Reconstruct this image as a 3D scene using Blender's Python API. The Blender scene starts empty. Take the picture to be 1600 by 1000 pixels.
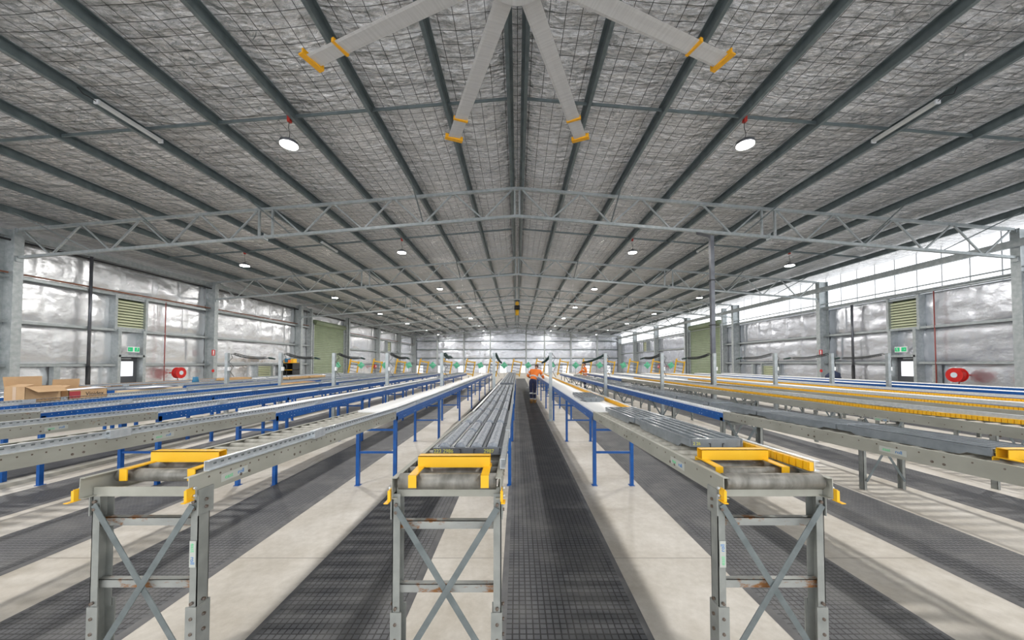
import bpy, math, random
from mathutils import Vector, Matrix, noise
random.seed(7)
R = math.radians
C = bpy.context.scene.collection
S = bpy.context.scene

# ---------------------------------------------------------------- camera, world, exposure
H = 1.75                                    # eye height
cam_d = bpy.data.cameras.new('camera'); cam = bpy.data.objects.new('camera', cam_d); C.objects.link(cam)
cam.location = (0, 0, H); cam.rotation_euler = (R(91.5), 0, 0)
cam_d.sensor_width = 36; cam_d.lens = 545 / 1600 * 36
cam_d.shift_x = -0.005; cam_d.shift_y = 0.0329
cam_d.clip_start = 0.05; cam_d.clip_end = 300
S.camera = cam
w = bpy.data.worlds.new('sky'); S.world = w; w.use_nodes = True
w.node_tree.nodes['Background'].inputs[0].default_value = (0.93, 0.96, 1.0, 1)
w.node_tree.nodes['Background'].inputs[1].default_value = 1.9
S.view_settings.view_transform = 'Standard'; S.view_settings.look = 'None'
S.view_settings.gamma = 1; S.view_settings.use_curve_mapping = False
S.view_settings.exposure = 0.45
LAMP_W = 170.0                               # watts of each high bay lamp
STRIP_E = 2.6                               # daylight through the translucent wall sheets

# ---------------------------------------------------------------- materials
def mat(name, c, c2=None, metal=0.0, rough=0.5, scale=6.0, bump=0.0, bscale=40.0, rust=None, rust_amt=0.62, emit=0, stretch=None, mixr=(0.35, 0.7)):
    m = bpy.data.materials.new(name); m.use_nodes = True
    nt = m.node_tree; n = nt.nodes; l = nt.links; b = n['Principled BSDF']
    b.inputs['Base Color'].default_value = (*c, 1); b.inputs['Metallic'].default_value = metal; b.inputs['Roughness'].default_value = rough
    tc = n.new('ShaderNodeTexCoord'); vec = tc.outputs['Object']
    if stretch:
        mp = n.new('ShaderNodeMapping'); mp.inputs['Scale'].default_value = stretch; l.new(vec, mp.inputs[0]); vec = mp.outputs[0]
    col = None
    if c2:
        nz = n.new('ShaderNodeTexNoise'); nz.inputs['Scale'].default_value = scale; nz.inputs['Detail'].default_value = 6; l.new(vec, nz.inputs['Vector'])
        rp = n.new('ShaderNodeValToRGB'); rp.color_ramp.elements[0].position = mixr[0]; rp.color_ramp.elements[1].position = mixr[1]
        rp.color_ramp.elements[0].color = (*c, 1); rp.color_ramp.elements[1].color = (*c2, 1)
        l.new(nz.outputs[0], rp.inputs[0]); col = rp.outputs[0]
    if rust:
        nz = n.new('ShaderNodeTexNoise'); nz.inputs['Scale'].default_value = 5.5; nz.inputs['Detail'].default_value = 8; nz.inputs['Roughness'].default_value = 0.7; l.new(vec, nz.inputs['Vector'])
        rp = n.new('ShaderNodeValToRGB'); rp.color_ramp.elements[0].position = rust_amt; rp.color_ramp.elements[1].position = rust_amt + 0.07
        l.new(nz.outputs[0], rp.inputs[0])
        mx = n.new('ShaderNodeMixRGB'); l.new(rp.outputs[0], mx.inputs[0]); mx.inputs[2].default_value = (*rust, 1)
        if col: l.new(col, mx.inputs[1])
        else: mx.inputs[1].default_value = (*c, 1)
        col = mx.outputs[0]
    if col: l.new(col, b.inputs['Base Color'])
    if bump:
        nz = n.new('ShaderNodeTexNoise'); nz.inputs['Scale'].default_value = bscale; nz.inputs['Detail'].default_value = 5; l.new(vec, nz.inputs['Vector'])
        bp = n.new('ShaderNodeBump'); bp.inputs['Strength'].default_value = bump; bp.inputs['Distance'].default_value = 0.02
        l.new(nz.outputs[0], bp.inputs['Height']); l.new(bp.outputs[0], b.inputs['Normal'])
    if emit:
        b.inputs['Emission Color'].default_value = (*c, 1); b.inputs['Emission Strength'].default_value = emit
    return m

def foil_roof():
    m = bpy.data.materials.new('roof_foil'); m.use_nodes = True
    nt = m.node_tree; n = nt.nodes; l = nt.links; b = n['Principled BSDF']
    b.inputs['Metallic'].default_value = 0.93; b.inputs['Roughness'].default_value = 0.2
    tc = n.new('ShaderNodeTexCoord'); V = tc.outputs['Object']
    def nz(scale, st, det=6, rough=0.6, dist=0.0):
        mp = n.new('ShaderNodeMapping'); mp.inputs['Scale'].default_value = st; l.new(V, mp.inputs[0])
        x = n.new('ShaderNodeTexNoise'); x.inputs['Scale'].default_value = scale; x.inputs['Detail'].default_value = det
        x.inputs['Roughness'].default_value = rough; x.inputs['Distortion'].default_value = dist; l.new(mp.outputs[0], x.inputs['Vector']); return x.outputs[0]
    def math_(op, a, bb=None):
        x = n.new('ShaderNodeMath'); x.operation = op
        for i, q in enumerate((a, bb)):
            if q is None: continue
            if isinstance(q, (int, float)): x.inputs[i].default_value = q
            else: l.new(q, x.inputs[i])
        return x.outputs[0]
    a = nz(4.2, (0.75, 1.7, 1), 8, 0.68, 1.6)
    a2 = nz(1.3, (0.35, 1.3, 1), 3, 0.5, 0.4)
    vo = n.new('ShaderNodeTexVoronoi'); vo.inputs['Scale'].default_value = 9.0
    mpv = n.new('ShaderNodeMapping'); mpv.inputs['Scale'].default_value = (0.6, 1.3, 1); l.new(V, mpv.inputs[0]); l.new(mpv.outputs[0], vo.inputs['Vector'])
    v2 = n.new('ShaderNodeTexVoronoi'); v2.inputs['Scale'].default_value = 3.4; l.new(mpv.outputs[0], v2.inputs['Vector'])
    h = math_('ADD', math_('MULTIPLY', a, 0.38), math_('MULTIPLY', a2, 0.8))
    h = math_('ADD', h, math_('MULTIPLY', vo.outputs['Distance'], 0.22))
    h = math_('ADD', h, math_('MULTIPLY', v2.outputs['Distance'], 0.30))
    bp = n.new('ShaderNodeBump'); bp.inputs['Strength'].default_value = 1.0; bp.inputs['Distance'].default_value = 0.22
    big = nz(1.1, (0.8, 1.6, 1), 4, 0.55, 0.8)
    b0 = n.new('ShaderNodeBump'); b0.inputs['Strength'].default_value = 1.0; b0.inputs['Distance'].default_value = 0.22; l.new(big, b0.inputs['Height'])
    l.new(b0.outputs[0], bp.inputs['Normal'])
    l.new(h, bp.inputs['Height']); l.new(bp.outputs[0], b.inputs['Normal'])
    # wire safety mesh under the blanket and lap seams across the roof
    sp = n.new('ShaderNodeSeparateXYZ'); l.new(V, sp.inputs[0])
    def line(sock, pitch, wd):
        f = math_('FRACT', math_('DIVIDE', sock, pitch)); return math_('LESS_THAN', f, wd / pitch)
    g = math_('MAXIMUM', line(sp.outputs[1], 0.30, 0.014), line(sp.outputs[0], 0.30, 0.014))
    rp = n.new('ShaderNodeValToRGB'); rp.color_ramp.elements[0].position = 0.3; rp.color_ramp.elements[1].position = 0.72
    rp.color_ramp.elements[0].color = (0.58, 0.575, 0.575, 1); rp.color_ramp.elements[1].color = (0.86, 0.855, 0.85, 1); l.new(a, rp.inputs[0])
    mx = n.new('ShaderNodeMixRGB'); l.new(math_('MULTIPLY', g, 0.9), mx.inputs[0]); l.new(rp.outputs[0], mx.inputs[1]); mx.inputs[2].default_value = (0.12, 0.12, 0.12, 1)
    l.new(mx.outputs[0], b.inputs['Base Color'])
    return m

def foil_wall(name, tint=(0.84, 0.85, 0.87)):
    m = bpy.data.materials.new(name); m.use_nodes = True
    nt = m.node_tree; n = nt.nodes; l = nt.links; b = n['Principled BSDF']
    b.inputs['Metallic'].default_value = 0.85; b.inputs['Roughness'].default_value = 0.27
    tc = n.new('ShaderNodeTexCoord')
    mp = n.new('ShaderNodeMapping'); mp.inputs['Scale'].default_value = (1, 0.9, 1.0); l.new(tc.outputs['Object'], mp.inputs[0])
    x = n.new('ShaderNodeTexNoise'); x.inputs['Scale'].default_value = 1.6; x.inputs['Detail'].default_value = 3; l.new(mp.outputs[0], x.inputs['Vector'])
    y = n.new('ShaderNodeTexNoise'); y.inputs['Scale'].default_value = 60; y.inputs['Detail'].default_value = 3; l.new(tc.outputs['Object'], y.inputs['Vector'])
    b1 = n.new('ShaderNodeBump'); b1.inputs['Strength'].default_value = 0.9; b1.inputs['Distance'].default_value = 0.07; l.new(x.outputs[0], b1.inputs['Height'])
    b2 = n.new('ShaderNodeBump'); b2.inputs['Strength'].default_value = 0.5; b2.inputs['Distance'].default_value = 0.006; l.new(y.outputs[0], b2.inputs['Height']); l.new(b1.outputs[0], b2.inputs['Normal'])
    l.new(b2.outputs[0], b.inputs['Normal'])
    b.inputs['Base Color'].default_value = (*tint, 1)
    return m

def mat_rubber():
    m = bpy.data.materials.new('rubber_grid'); m.use_nodes = True
    nt = m.node_tree; n = nt.nodes; l = nt.links; b = n['Principled BSDF']; b.inputs['Roughness'].default_value = 0.55
    tc = n.new('ShaderNodeTexCoord')
    br = n.new('ShaderNodeTexBrick'); br.offset = 0.0; br.inputs['Scale'].default_value = 1.0
    br.inputs['Brick Width'].default_value = 0.045; br.inputs['Row Height'].default_value = 0.045; br.inputs['Mortar Size'].default_value = 0.005
    br.inputs['Mortar Smooth'].default_value = 0.2
    br.inputs['Color1'].default_value = (0.115, 0.118, 0.125, 1); br.inputs['Color2'].default_value = (0.09, 0.092, 0.10, 1); br.inputs['Mortar'].default_value = (0.028, 0.028, 0.03, 1)
    l.new(tc.outputs['Object'], br.inputs['Vector'])
    nz = n.new('ShaderNodeTexNoise'); nz.inputs['Scale'].default_value = 2.2; nz.inputs['Detail'].default_value = 7; l.new(tc.outputs['Object'], nz.inputs['Vector'])
    rp = n.new('ShaderNodeValToRGB'); rp.color_ramp.elements[0].position = 0.45; rp.color_ramp.elements[1].position = 0.8
    rp.color_ramp.elements[0].color = (0, 0, 0, 1); rp.color_ramp.elements[1].color = (0.55, 0.55, 0.55, 1); l.new(nz.outputs[0], rp.inputs[0])
    mx = n.new('ShaderNodeMixRGB'); l.new(rp.outputs[0], mx.inputs[0]); l.new(br.outputs['Color'], mx.inputs[1]); mx.inputs[2].default_value = (0.24, 0.235, 0.22, 1)
    l.new(mx.outputs[0], b.inputs['Base Color'])
    bp = n.new('ShaderNodeBump'); bp.invert = True; bp.inputs['Distance'].default_value = 0.01; bp.inputs['Strength'].default_value = 0.9
    l.new(br.outputs['Fac'], bp.inputs['Height']); l.new(bp.outputs[0], b.inputs['Normal'])
    return m

def mat_concrete():
    m = bpy.data.materials.new('concrete'); m.use_nodes = True
    nt = m.node_tree; n = nt.nodes; l = nt.links; b = n['Principled BSDF']; b.inputs['Roughness'].default_value = 0.5
    tc = n.new('ShaderNodeTexCoord'); V = tc.outputs['Object']
    def noise_(s, d, r=0.6):
        x = n.new('ShaderNodeTexNoise'); x.inputs['Scale'].default_value = s; x.inputs['Detail'].default_value = d; x.inputs['Roughness'].default_value = r; l.new(V, x.inputs['Vector']); return x.outputs[0]
    rp = n.new('ShaderNodeValToRGB'); rp.color_ramp.elements[0].position = 0.35; rp.color_ramp.elements[1].position = 0.68
    rp.color_ramp.elements[0].color = (0.52, 0.475, 0.405, 1); rp.color_ramp.elements[1].color = (0.78, 0.745, 0.69, 1); l.new(noise_(0.9, 9, 0.62), rp.inputs[0])
    rp2 = n.new('ShaderNodeValToRGB'); rp2.color_ramp.elements[0].position = 0.3; rp2.color_ramp.elements[1].position = 0.7
    rp2.color_ramp.elements[0].color = (0.82, 0.81, 0.79, 1); rp2.color_ramp.elements[1].color = (1, 1, 1, 1); l.new(noise_(14, 8, 0.7), rp2.inputs[0])
    mu = n.new('ShaderNodeMixRGB'); mu.blend_type = 'MULTIPLY'; mu.inputs[0].default_value = 1; l.new(rp.outputs[0], mu.inputs[1]); l.new(rp2.outputs[0], mu.inputs[2])
    # saw cut joints every 8.3 m
    sp = n.new('ShaderNodeSeparateXYZ'); l.new(V, sp.inputs[0])
    a = n.new('ShaderNodeMath'); a.operation = 'ADD'; a.inputs[1].default_value = 8.3 * 4 - 3.17; l.new(sp.outputs[1], a.inputs[0])
    d = n.new('ShaderNodeMath'); d.operation = 'DIVIDE'; d.inputs[1].default_value = 4.15; l.new(a.outputs[0], d.inputs[0])
    f = n.new('ShaderNodeMath'); f.operation = 'FRACT'; l.new(d.outputs[0], f.inputs[0])
    t = n.new('ShaderNodeMath'); t.operation = 'LESS_THAN'; t.inputs[1].default_value = 0.0025; l.new(f.outputs[0], t.inputs[0])
    mx = n.new('ShaderNodeMixRGB'); l.new(t.outputs[0], mx.inputs[0]); l.new(mu.outputs[0], mx.inputs[1]); mx.inputs[2].default_value = (0.33, 0.30, 0.26, 1)
    l.new(mx.outputs[0], b.inputs['Base Color'])
    bp = n.new('ShaderNodeBump'); bp.inputs['Strength'].default_value = 0.15; l.new(noise_(90, 3), bp.inputs['Height']); l.new(bp.outputs[0], b.inputs['Normal'])
    return m

M = dict(
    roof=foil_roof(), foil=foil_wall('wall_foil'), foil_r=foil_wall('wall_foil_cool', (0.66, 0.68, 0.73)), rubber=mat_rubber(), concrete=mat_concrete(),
    mat_edge=mat('rubber_edge', (0.10, 0.10, 0.105), (0.16, 0.16, 0.16), rough=0.6),
    galv=mat('galvanised', (0.36, 0.40, 0.41), (0.48, 0.51, 0.52), metal=0.55, rough=0.45, scale=9),
    purlin=mat('purlin_steel', (0.15, 0.185, 0.195), (0.21, 0.255, 0.265), metal=0.6, rough=0.4, scale=4),
    column=mat('column_galv', (0.36, 0.40, 0.41), (0.50, 0.53, 0.54), metal=0.45, rough=0.5, scale=7),
    frame_grey=mat('frame_grey', (0.25, 0.265, 0.25), (0.35, 0.36, 0.34), metal=0.2, rough=0.5, scale=8, rust=(0.30, 0.14, 0.05), rust_amt=0.66),
    rusty_member=mat('rusty_member', (0.30, 0.31, 0.295), (0.38, 0.39, 0.37), metal=0.2, rough=0.55, scale=8, rust=(0.27, 0.12, 0.04), rust_amt=0.50, stretch=(1, 1, 2)),
    rail_grey=mat('rail_grey', (0.33, 0.33, 0.285), (0.43, 0.43, 0.38), metal=0.1, rough=0.5, scale=5, rust=(0.30, 0.15, 0.07), rust_amt=0.65, stretch=(1, 0.5, 1)),
    brace=mat('brace_grey', (0.14, 0.165, 0.17), (0.20, 0.23, 0.235), metal=0.3, rough=0.5, scale=12),
    roller=mat('roller_steel', (0.17, 0.165, 0.145), (0.33, 0.32, 0.29), metal=0.45, rough=0.5, scale=7, bump=0.15, bscale=30, stretch=(2.5, 1, 1)),
    bed_roller=mat('bed_roller', (0.33, 0.32, 0.28), (0.50, 0.49, 0.44), metal=0.25, rough=0.5, scale=7, stretch=(2.5, 1, 1)),
    white_roller=mat('white_roller', (0.80, 0.81, 0.81), (0.88, 0.88, 0.87), rough=0.35, scale=3),
    dull_roller=mat('dull_white_roller', (0.66, 0.65, 0.63), (0.80, 0.79, 0.77), rough=0.5, scale=3),
    blue=mat('blue_paint', (0.004, 0.085, 0.34), (0.008, 0.115, 0.42), rough=0.35, scale=10),
    hole=mat('dark_hole', (0.03, 0.027, 0.025), rough=0.8), bolt=mat('rusty_bolt', (0.11, 0.075, 0.05), (0.25, 0.22, 0.2), metal=0.5, rough=0.6, scale=60),
    dot=mat('pale_rivet', (0.7, 0.75, 0.8), rough=0.4),
    zinc=mat('zinc_guide', (0.60, 0.64, 0.67), (0.74, 0.77, 0.79), metal=0.6, rough=0.35, scale=25),
    yellow=mat('yellow_paint', (0.86, 0.46, 0.01), (0.90, 0.52, 0.02), rough=0.4, scale=5),
    tray=mat('tray_plastic', (0.10, 0.112, 0.13), (0.15, 0.165, 0.185), rough=0.32, scale=9),
    tray2=mat('tray_plastic_pale', (0.20, 0.225, 0.245), (0.28, 0.31, 0.335), rough=0.17, scale=9),
    core=mat('rock_core', (0.22, 0.245, 0.28), (0.42, 0.455, 0.50), rough=0.45, scale=38, bump=0.2, bscale=60),
    chalk=mat('yellow_marker', (0.62, 0.60, 0.12), rough=0.8),
    alu=mat('fan_aluminium', (0.62, 0.62, 0.62), (0.72, 0.72, 0.72), metal=0.3, rough=0.45, scale=4, stretch=(6, 0.3, 1)),
    fan_yellow=mat('fan_yellow', (0.88, 0.42, 0.01), rough=0.4), red=mat('red_paint', (0.62, 0.02, 0.015), (0.5, 0.012, 0.01), rough=0.3, scale=3),
    red_bracket=mat('red_bracket', (0.45, 0.03, 0.02), rough=0.5), black=mat('black', (0.018, 0.019, 0.022), rough=0.5),
    dark_steel=mat('dark_steel', (0.10, 0.105, 0.12), (0.16, 0.17, 0.19), metal=0.5, rough=0.35, scale=3),
    lamp=mat('lamp_glow', (1.0, 0.97, 0.9), emit=30), tube=mat('tube_diffuser', (0.62, 0.63, 0.62), rough=0.4),
    wall_day=mat('translucent_sheet', (0.95, 0.97, 1.0), emit=STRIP_E * 0.36), door_glass=mat('door_daylight', (0.93, 0.95, 1.0), emit=0.5),
    white_bar=mat('white_trim', (0.66, 0.68, 0.70), rough=0.5),
    green_door=mat('green_shutter', (0.20, 0.25, 0.16), (0.23, 0.285, 0.18), rough=0.45, scale=2),
    louvre=mat('louvre_daylit_green', (0.66, 0.70, 0.48), rough=0.45), louvre_gap=mat('louvre_gap', (0.05, 0.07, 0.025), rough=0.6),  # slat green is paled to stand in for daylight leaking through the louvre
    exit_green=mat('exit_green', (0.0, 0.42, 0.16), rough=0.4, emit=0.25), white=mat('white_plastic', (0.82, 0.83, 0.83), rough=0.4),
    door_grey=mat('door_grey', (0.075, 0.08, 0.09), rough=0.5), pipe_brown=mat('brown_pipe', (0.22, 0.10, 0.07), (0.34, 0.13, 0.06), rough=0.5, scale=2),
    red_pipe=mat('red_pipe', (0.30, 0.07, 0.06), rough=0.5),
    card=mat('cardboard', (0.48, 0.31, 0.17), (0.54, 0.36, 0.20), rough=0.8, scale=6), card_in=mat('cardboard_inside', (0.24, 0.15, 0.08), rough=0.9),
    card_red=mat('red_print', (0.42, 0.05, 0.06), rough=0.6), tape=mat('clear_tape', (0.60, 0.45, 0.33), rough=0.2), paper=mat('paper', (0.78, 0.79, 0.84), (0.7, 0.71, 0.76), rough=0.7),
    timber=mat('pale_timber', (0.62, 0.47, 0.30), (0.72, 0.62, 0.47), rough=0.7, scale=5, stretch=(6, 0.5, 6)), tan=mat('tan_board', (0.58, 0.36, 0.16), (0.66, 0.44, 0.22), rough=0.7, scale=6),
    green_coil=mat('dark_green_coil', (0.015, 0.05, 0.045), rough=0.4), black_coil=mat('black_coil', (0.03, 0.035, 0.035), rough=0.5), mint=mat('mint_panel', (0.10, 0.48, 0.27), (0.20, 0.62, 0.40), rough=0.6, scale=9),
    orange=mat('orange_hi_vis', (0.92, 0.22, 0.03), rough=0.7), navy=mat('navy_cloth', (0.015, 0.02, 0.06), (0.03, 0.035, 0.09), rough=0.8, scale=12),
    reflect=mat('reflective_tape', (0.62, 0.63, 0.62), rough=0.3), skin=mat('skin', (0.50, 0.27, 0.18), rough=0.55), hair=mat('brown_hair', (0.10, 0.06, 0.04), rough=0.8),
    boot=mat('tan_boot', (0.35, 0.19, 0.06), rough=0.7), glove=mat('black_glove', (0.02, 0.02, 0.022), rough=0.7),
    duct=mat('beige_strip', (0.56, 0.53, 0.44), (0.66, 0.63, 0.55), rough=0.5, scale=2), gravel=mat('gravel', (0.25, 0.25, 0.25), (0.4, 0.4, 0.4), rough=0.9, scale=60),
    st_green=mat('sticker_green', (0.15, 0.62, 0.30), rough=0.5), st_blue=mat('sticker_blue', (0.05, 0.22, 0.55), rough=0.5), sticker=mat('sticker_white', (0.48, 0.50, 0.46), rough=0.5),
    reel_face=mat('reel_label', (0.60, 0.68, 0.74), rough=0.4), item_blue=mat('blue_tub', (0.02, 0.16, 0.30), rough=0.5), item_dark=mat('dark_bag', (0.02, 0.03, 0.07), rough=0.7),
)

# ---------------------------------------------------------------- mesh helpers
class MB:
    def __init__(s): s.v = []; s.f = []; s.sm = []
    def add(s, vs, fs, smooth=False):
        o = len(s.v); s.v += [tuple(v) for v in vs]; s.f += [tuple(i + o for i in f) for f in fs]; s.sm += [smooth] * len(fs); return s
    def box(s, c, d, m=None):
        x, y, z = (q / 2 for q in d)
        vs = [Vector((a * x, b * y, e * z)) for a in (-1, 1) for b in (-1, 1) for e in (-1, 1)]
        if m is not None: vs = [m @ v for v in vs]
        c = Vector(c); vs = [v + c for v in vs]
        return s.add(vs, [(0, 1, 3, 2), (4, 6, 7, 5), (0, 4, 5, 1), (2, 3, 7, 6), (0, 2, 6, 4), (1, 5, 7, 3)])
    def b2(s, x0, x1, y0, y1, z0, z1): return s.box(((x0 + x1) / 2, (y0 + y1) / 2, (z0 + z1) / 2), (abs(x1 - x0), abs(y1 - y0), abs(z1 - z0)))
    def frame(s, p0, p1, up=(0, 0, 1)):
        p0 = Vector(p0); p1 = Vector(p1); d = (p1 - p0).normalized(); up = Vector(up)
        if abs(d.dot(up)) > 0.99: up = Vector((0, 1, 0))
        a = d.cross(up).normalized(); b = a.cross(d).normalized(); return p0, p1, a, b
    def bar(s, p0, p1, w, h, up=(0, 0, 1)):
        p0, p1, a, b = s.frame(p0, p1, up)
        return s.prof(p0, p1, [(-w / 2, -h / 2), (w / 2, -h / 2), (w / 2, h / 2), (-w / 2, h / 2)], up)
    def prof(s, p0, p1, pts, up=(0, 0, 1), smooth=False):     # closed outline swept from p0 to p1
        p0, p1, a, b = s.frame(p0, p1, up); n = len(pts)
        vs = [p0 + a * x + b * y for x, y in pts] + [p1 + a * x + b * y for x, y in pts]
        s.add(vs, [(i, (i + 1) % n, n + (i + 1) % n, n + i) for i in range(n)], smooth)
        o = len(s.v) - 2 * n; s.f += [tuple(o + i for i in range(n))[::-1], tuple(o + n + i for i in range(n))]; s.sm += [False, False]; return s
    def cyl(s, p0, p1, r, n=12, r1=None):
        if r1 is None: return s.prof(p0, p1, [(r * math.cos(2 * math.pi * i / n), r * math.sin(2 * math.pi * i / n)) for i in range(n)], smooth=True)
        p0, p1, a, b = s.frame(p0, p1); cs = [(math.cos(2 * math.pi * i / n), math.sin(2 * math.pi * i / n)) for i in range(n)]
        vs = [p0 + a * x * r + b * y * r for x, y in cs] + [p1 + a * x * r1 + b * y * r1 for x, y in cs]
        s.add(vs, [(i, (i + 1) % n, n + (i + 1) % n, n + i) for i in range(n)], True)
        o = len(s.v) - 2 * n; s.f += [tuple(o + i for i in range(n))[::-1], tuple(o + n + i for i in range(n))]; s.sm += [False, False]; return s
    def chan(s, p0, p1, hgt, fl, t, side, up=(0, 0, 1)):       # C section, web on the outer side, flanges towards `side` (+1 = +a)
        k = side
        pts = [(0, -hgt / 2), (k * fl, -hgt / 2), (k * fl, -hgt / 2 + t), (k * t, -hgt / 2 + t), (k * t, hgt / 2 - t), (k * fl, hgt / 2 - t), (k * fl, hgt / 2), (0, hgt / 2)]
        return s.prof(p0, p1, pts, up)
    def tube(s, pts, r, n=6):
        pts = [Vector(p) for p in pts]; o = len(s.v); ref = None
        for i, p in enumerate(pts):
            d = (pts[min(i + 1, len(pts) - 1)] - pts[max(i - 1, 0)]).normalized()
            if ref is None: ref = Vector((0, 0, 1)) if abs(d.z) < 0.9 else Vector((1, 0, 0))
            a = d.cross(ref).normalized(); b = a.cross(d).normalized(); ref = b
            for k in range(n):
                t = 2 * math.pi * k / n; s.v.append(tuple(p + a * r * math.cos(t) + b * r * math.sin(t)))
        for i in range(len(pts) - 1):
            for k in range(n):
                s.f.append((o + i * n + k, o + i * n + (k + 1) % n, o + (i + 1) * n + (k + 1) % n, o + (i + 1) * n + k)); s.sm.append(True)
        s.f += [tuple(o + k for k in range(n))[::-1], tuple(o + (len(pts) - 1) * n + k for k in range(n))]; s.sm += [False, False]; return s
    def mesh(s, name, m):
        me = bpy.data.meshes.new(name); me.from_pydata(s.v, [], s.f); me.polygons.foreach_set('use_smooth', s.sm); me.materials.append(m); me.update(); return me

def tag(o, label=None, cat=None, group=None, kind=None):
    if label: o['label'] = label
    if cat: o['category'] = cat
    if group: o['group'] = group
    if kind: o['kind'] = kind
    return o
def thing(name, label, cat, loc=(0, 0, 0), rz=0, group=None):
    o = bpy.data.objects.new(name, None); C.objects.link(o); o.empty_display_size = 0.1
    o.location = loc; o.rotation_euler = (0, 0, rz); return tag(o, label, cat, group)
def put(name, me, parent=None, loc=(0, 0, 0), rot=(0, 0, 0)):
    o = bpy.data.objects.new(name, me); C.objects.link(o); o.parent = parent; o.location = loc; o.rotation_euler = rot; return o
def part(name, mb, m, parent=None, loc=(0, 0, 0), rot=(0, 0, 0)):
    return put(name, mb.mesh(name, m), parent, loc, rot)
def struct(name, mb, m, parent=None):
    o = part(name, mb, m, parent)
    if parent is None: o['kind'] = 'structure'
    return o
def text(name, body, size, m, parent, loc, rot, ext=0.0008):
    cu = bpy.data.curves.new(name, 'FONT'); cu.body = body; cu.size = size; cu.extrude = ext; cu.align_x = 'CENTER'; cu.align_y = 'CENTER'; cu.materials.append(m)
    t = bpy.data.objects.new(name, cu); me = bpy.data.meshes.new_from_object(t); me.name = name; bpy.data.objects.remove(t)
    if not me.materials: me.materials.append(m)
    return put(name, me, parent, loc, rot)
def dup(o, parent=None, **kw):
    c = o.copy(); C.objects.link(c); c.parent = parent
    for k, v in kw.items(): c[k] = v
    for ch in list(o.children): dup(ch, c)
    return c
ORD = ['first', 'second', 'third', 'fourth', 'fifth', 'sixth', 'seventh', 'eighth', 'ninth', 'tenth', 'eleventh', 'twelfth', 'thirteenth', 'fourteenth', 'fifteenth', 'sixteenth', 'seventeenth', 'eighteenth', 'nineteenth', 'twentieth', 'twenty-first', 'twenty-second', 'twenty-third', 'twenty-fourth', 'twenty-fifth']
def nth(i): return ORD[i] if i < len(ORD) else 'farthest'
def side(x): return 'left' if x < 0 else 'right'

# ---------------------------------------------------------------- the hall
XW = 18.62; XC = 18.0; YF = 62.4; YB = -9.0
zc = lambda x: 8.12 - 0.084 * abs(x)              # underside of the purlins = top of the trusses
TR = [4.2 + 8.3 * k for k in range(0, 7)]         # truss lines
PUR = [0.17, 1.72, 3.55, 5.42, 7.3, 9.2, 11.1, 13.0, 14.9, 16.8]

struct('floor', MB().b2(-XW - .3, XW + .3, YB, YF + .3, -0.3, 0.0), M['concrete'])

def ceiling():
    mb = MB(); xs = [-XW - .1] + sorted([-p for p in PUR] + PUR) + [XW + .1]; ny = 240
    for i in range(len(xs) - 1):
        x0, x1 = xs[i], xs[i + 1]; nx = 8; vs = []
        for b in range(ny + 1):
            y = YB + (YF - YB + .2) * b / ny
            for a in range(nx + 1):
                u = a / nx; x = x0 + (x1 - x0) * u
                sag = 0.07 * math.sin(math.pi * u) * (0.6 + 0.8 * noise.noise((x0, y * .45, 0)))
                wr = 0.022 * noise.noise((x * 2.2, y * 3.1, 3)) if 0 < a < nx else 0
                vs.append((x, y, zc(x) + 0.24 - sag + wr))
        mb.add(vs, [(b * (nx + 1) + a, (b + 1) * (nx + 1) + a, (b + 1) * (nx + 1) + a + 1, b * (nx + 1) + a + 1) for b in range(ny) for a in range(nx)], True)
    return mb
struct('ceiling', ceiling(), M['roof'])
struct('trim_1', MB().prof((0, YB, 0), (0, YF, 0), [(-XW - .4, zc(XW) + .28), (0, zc(0) + .42), (XW + .4, zc(XW) + .28), (XW + .4, zc(XW) + .36), (0, zc(0) + .5), (-XW - .4, zc(XW) + .36)]), M['galv'])

def pillow(u0, u1, z0, z1, pos, seed, along='y', sgn=1, du=0.11, dz=0.11, seam=1.42, amp=0.085):
    """quilted foil between girts, as a relief on a vertical plane"""
    mb = MB(); nu = max(2, round((u1 - u0) / du)); nz = max(2, round((z1 - z0) / dz)); vs = []
    for j in range(nz + 1):
        for i in range(nu + 1):
            u = u0 + (u1 - u0) * i / nu; z = z0 + (z1 - z0) * j / nz
            k = (u + seed) / seam; fr = k - math.floor(k); cell = math.floor(k)
            e = min(1, 9 * min(fr, 1 - fr)) * min(1, 5 * min((z - z0), (z1 - z)) / (z1 - z0) + .05)
            d = amp * e * (0.55 + 0.6 * noise.noise((cell * 7.3, z0, seed))) + 0.03 * e * noise.noise((u * .8, z * 2.2, seed))
            vs.append((pos - sgn * d, u, z) if along == 'y' else (u, pos - sgn * d, z))
    mb.add(vs, [(j * (nu + 1) + i, j * (nu + 1) + i + 1, (j + 1) * (nu + 1) + i + 1, (j + 1) * (nu + 1) + i) for j in range(nz) for i in range(nu)], True)
    return mb
GZ = [1.7, 3.3, 4.92]
ZE = zc(XW) + .3
def merge(parts):
    o = MB()
    for p in parts: o.add(p.v, p.f, p.sm[0] if p.sm else False)
    return o
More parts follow.
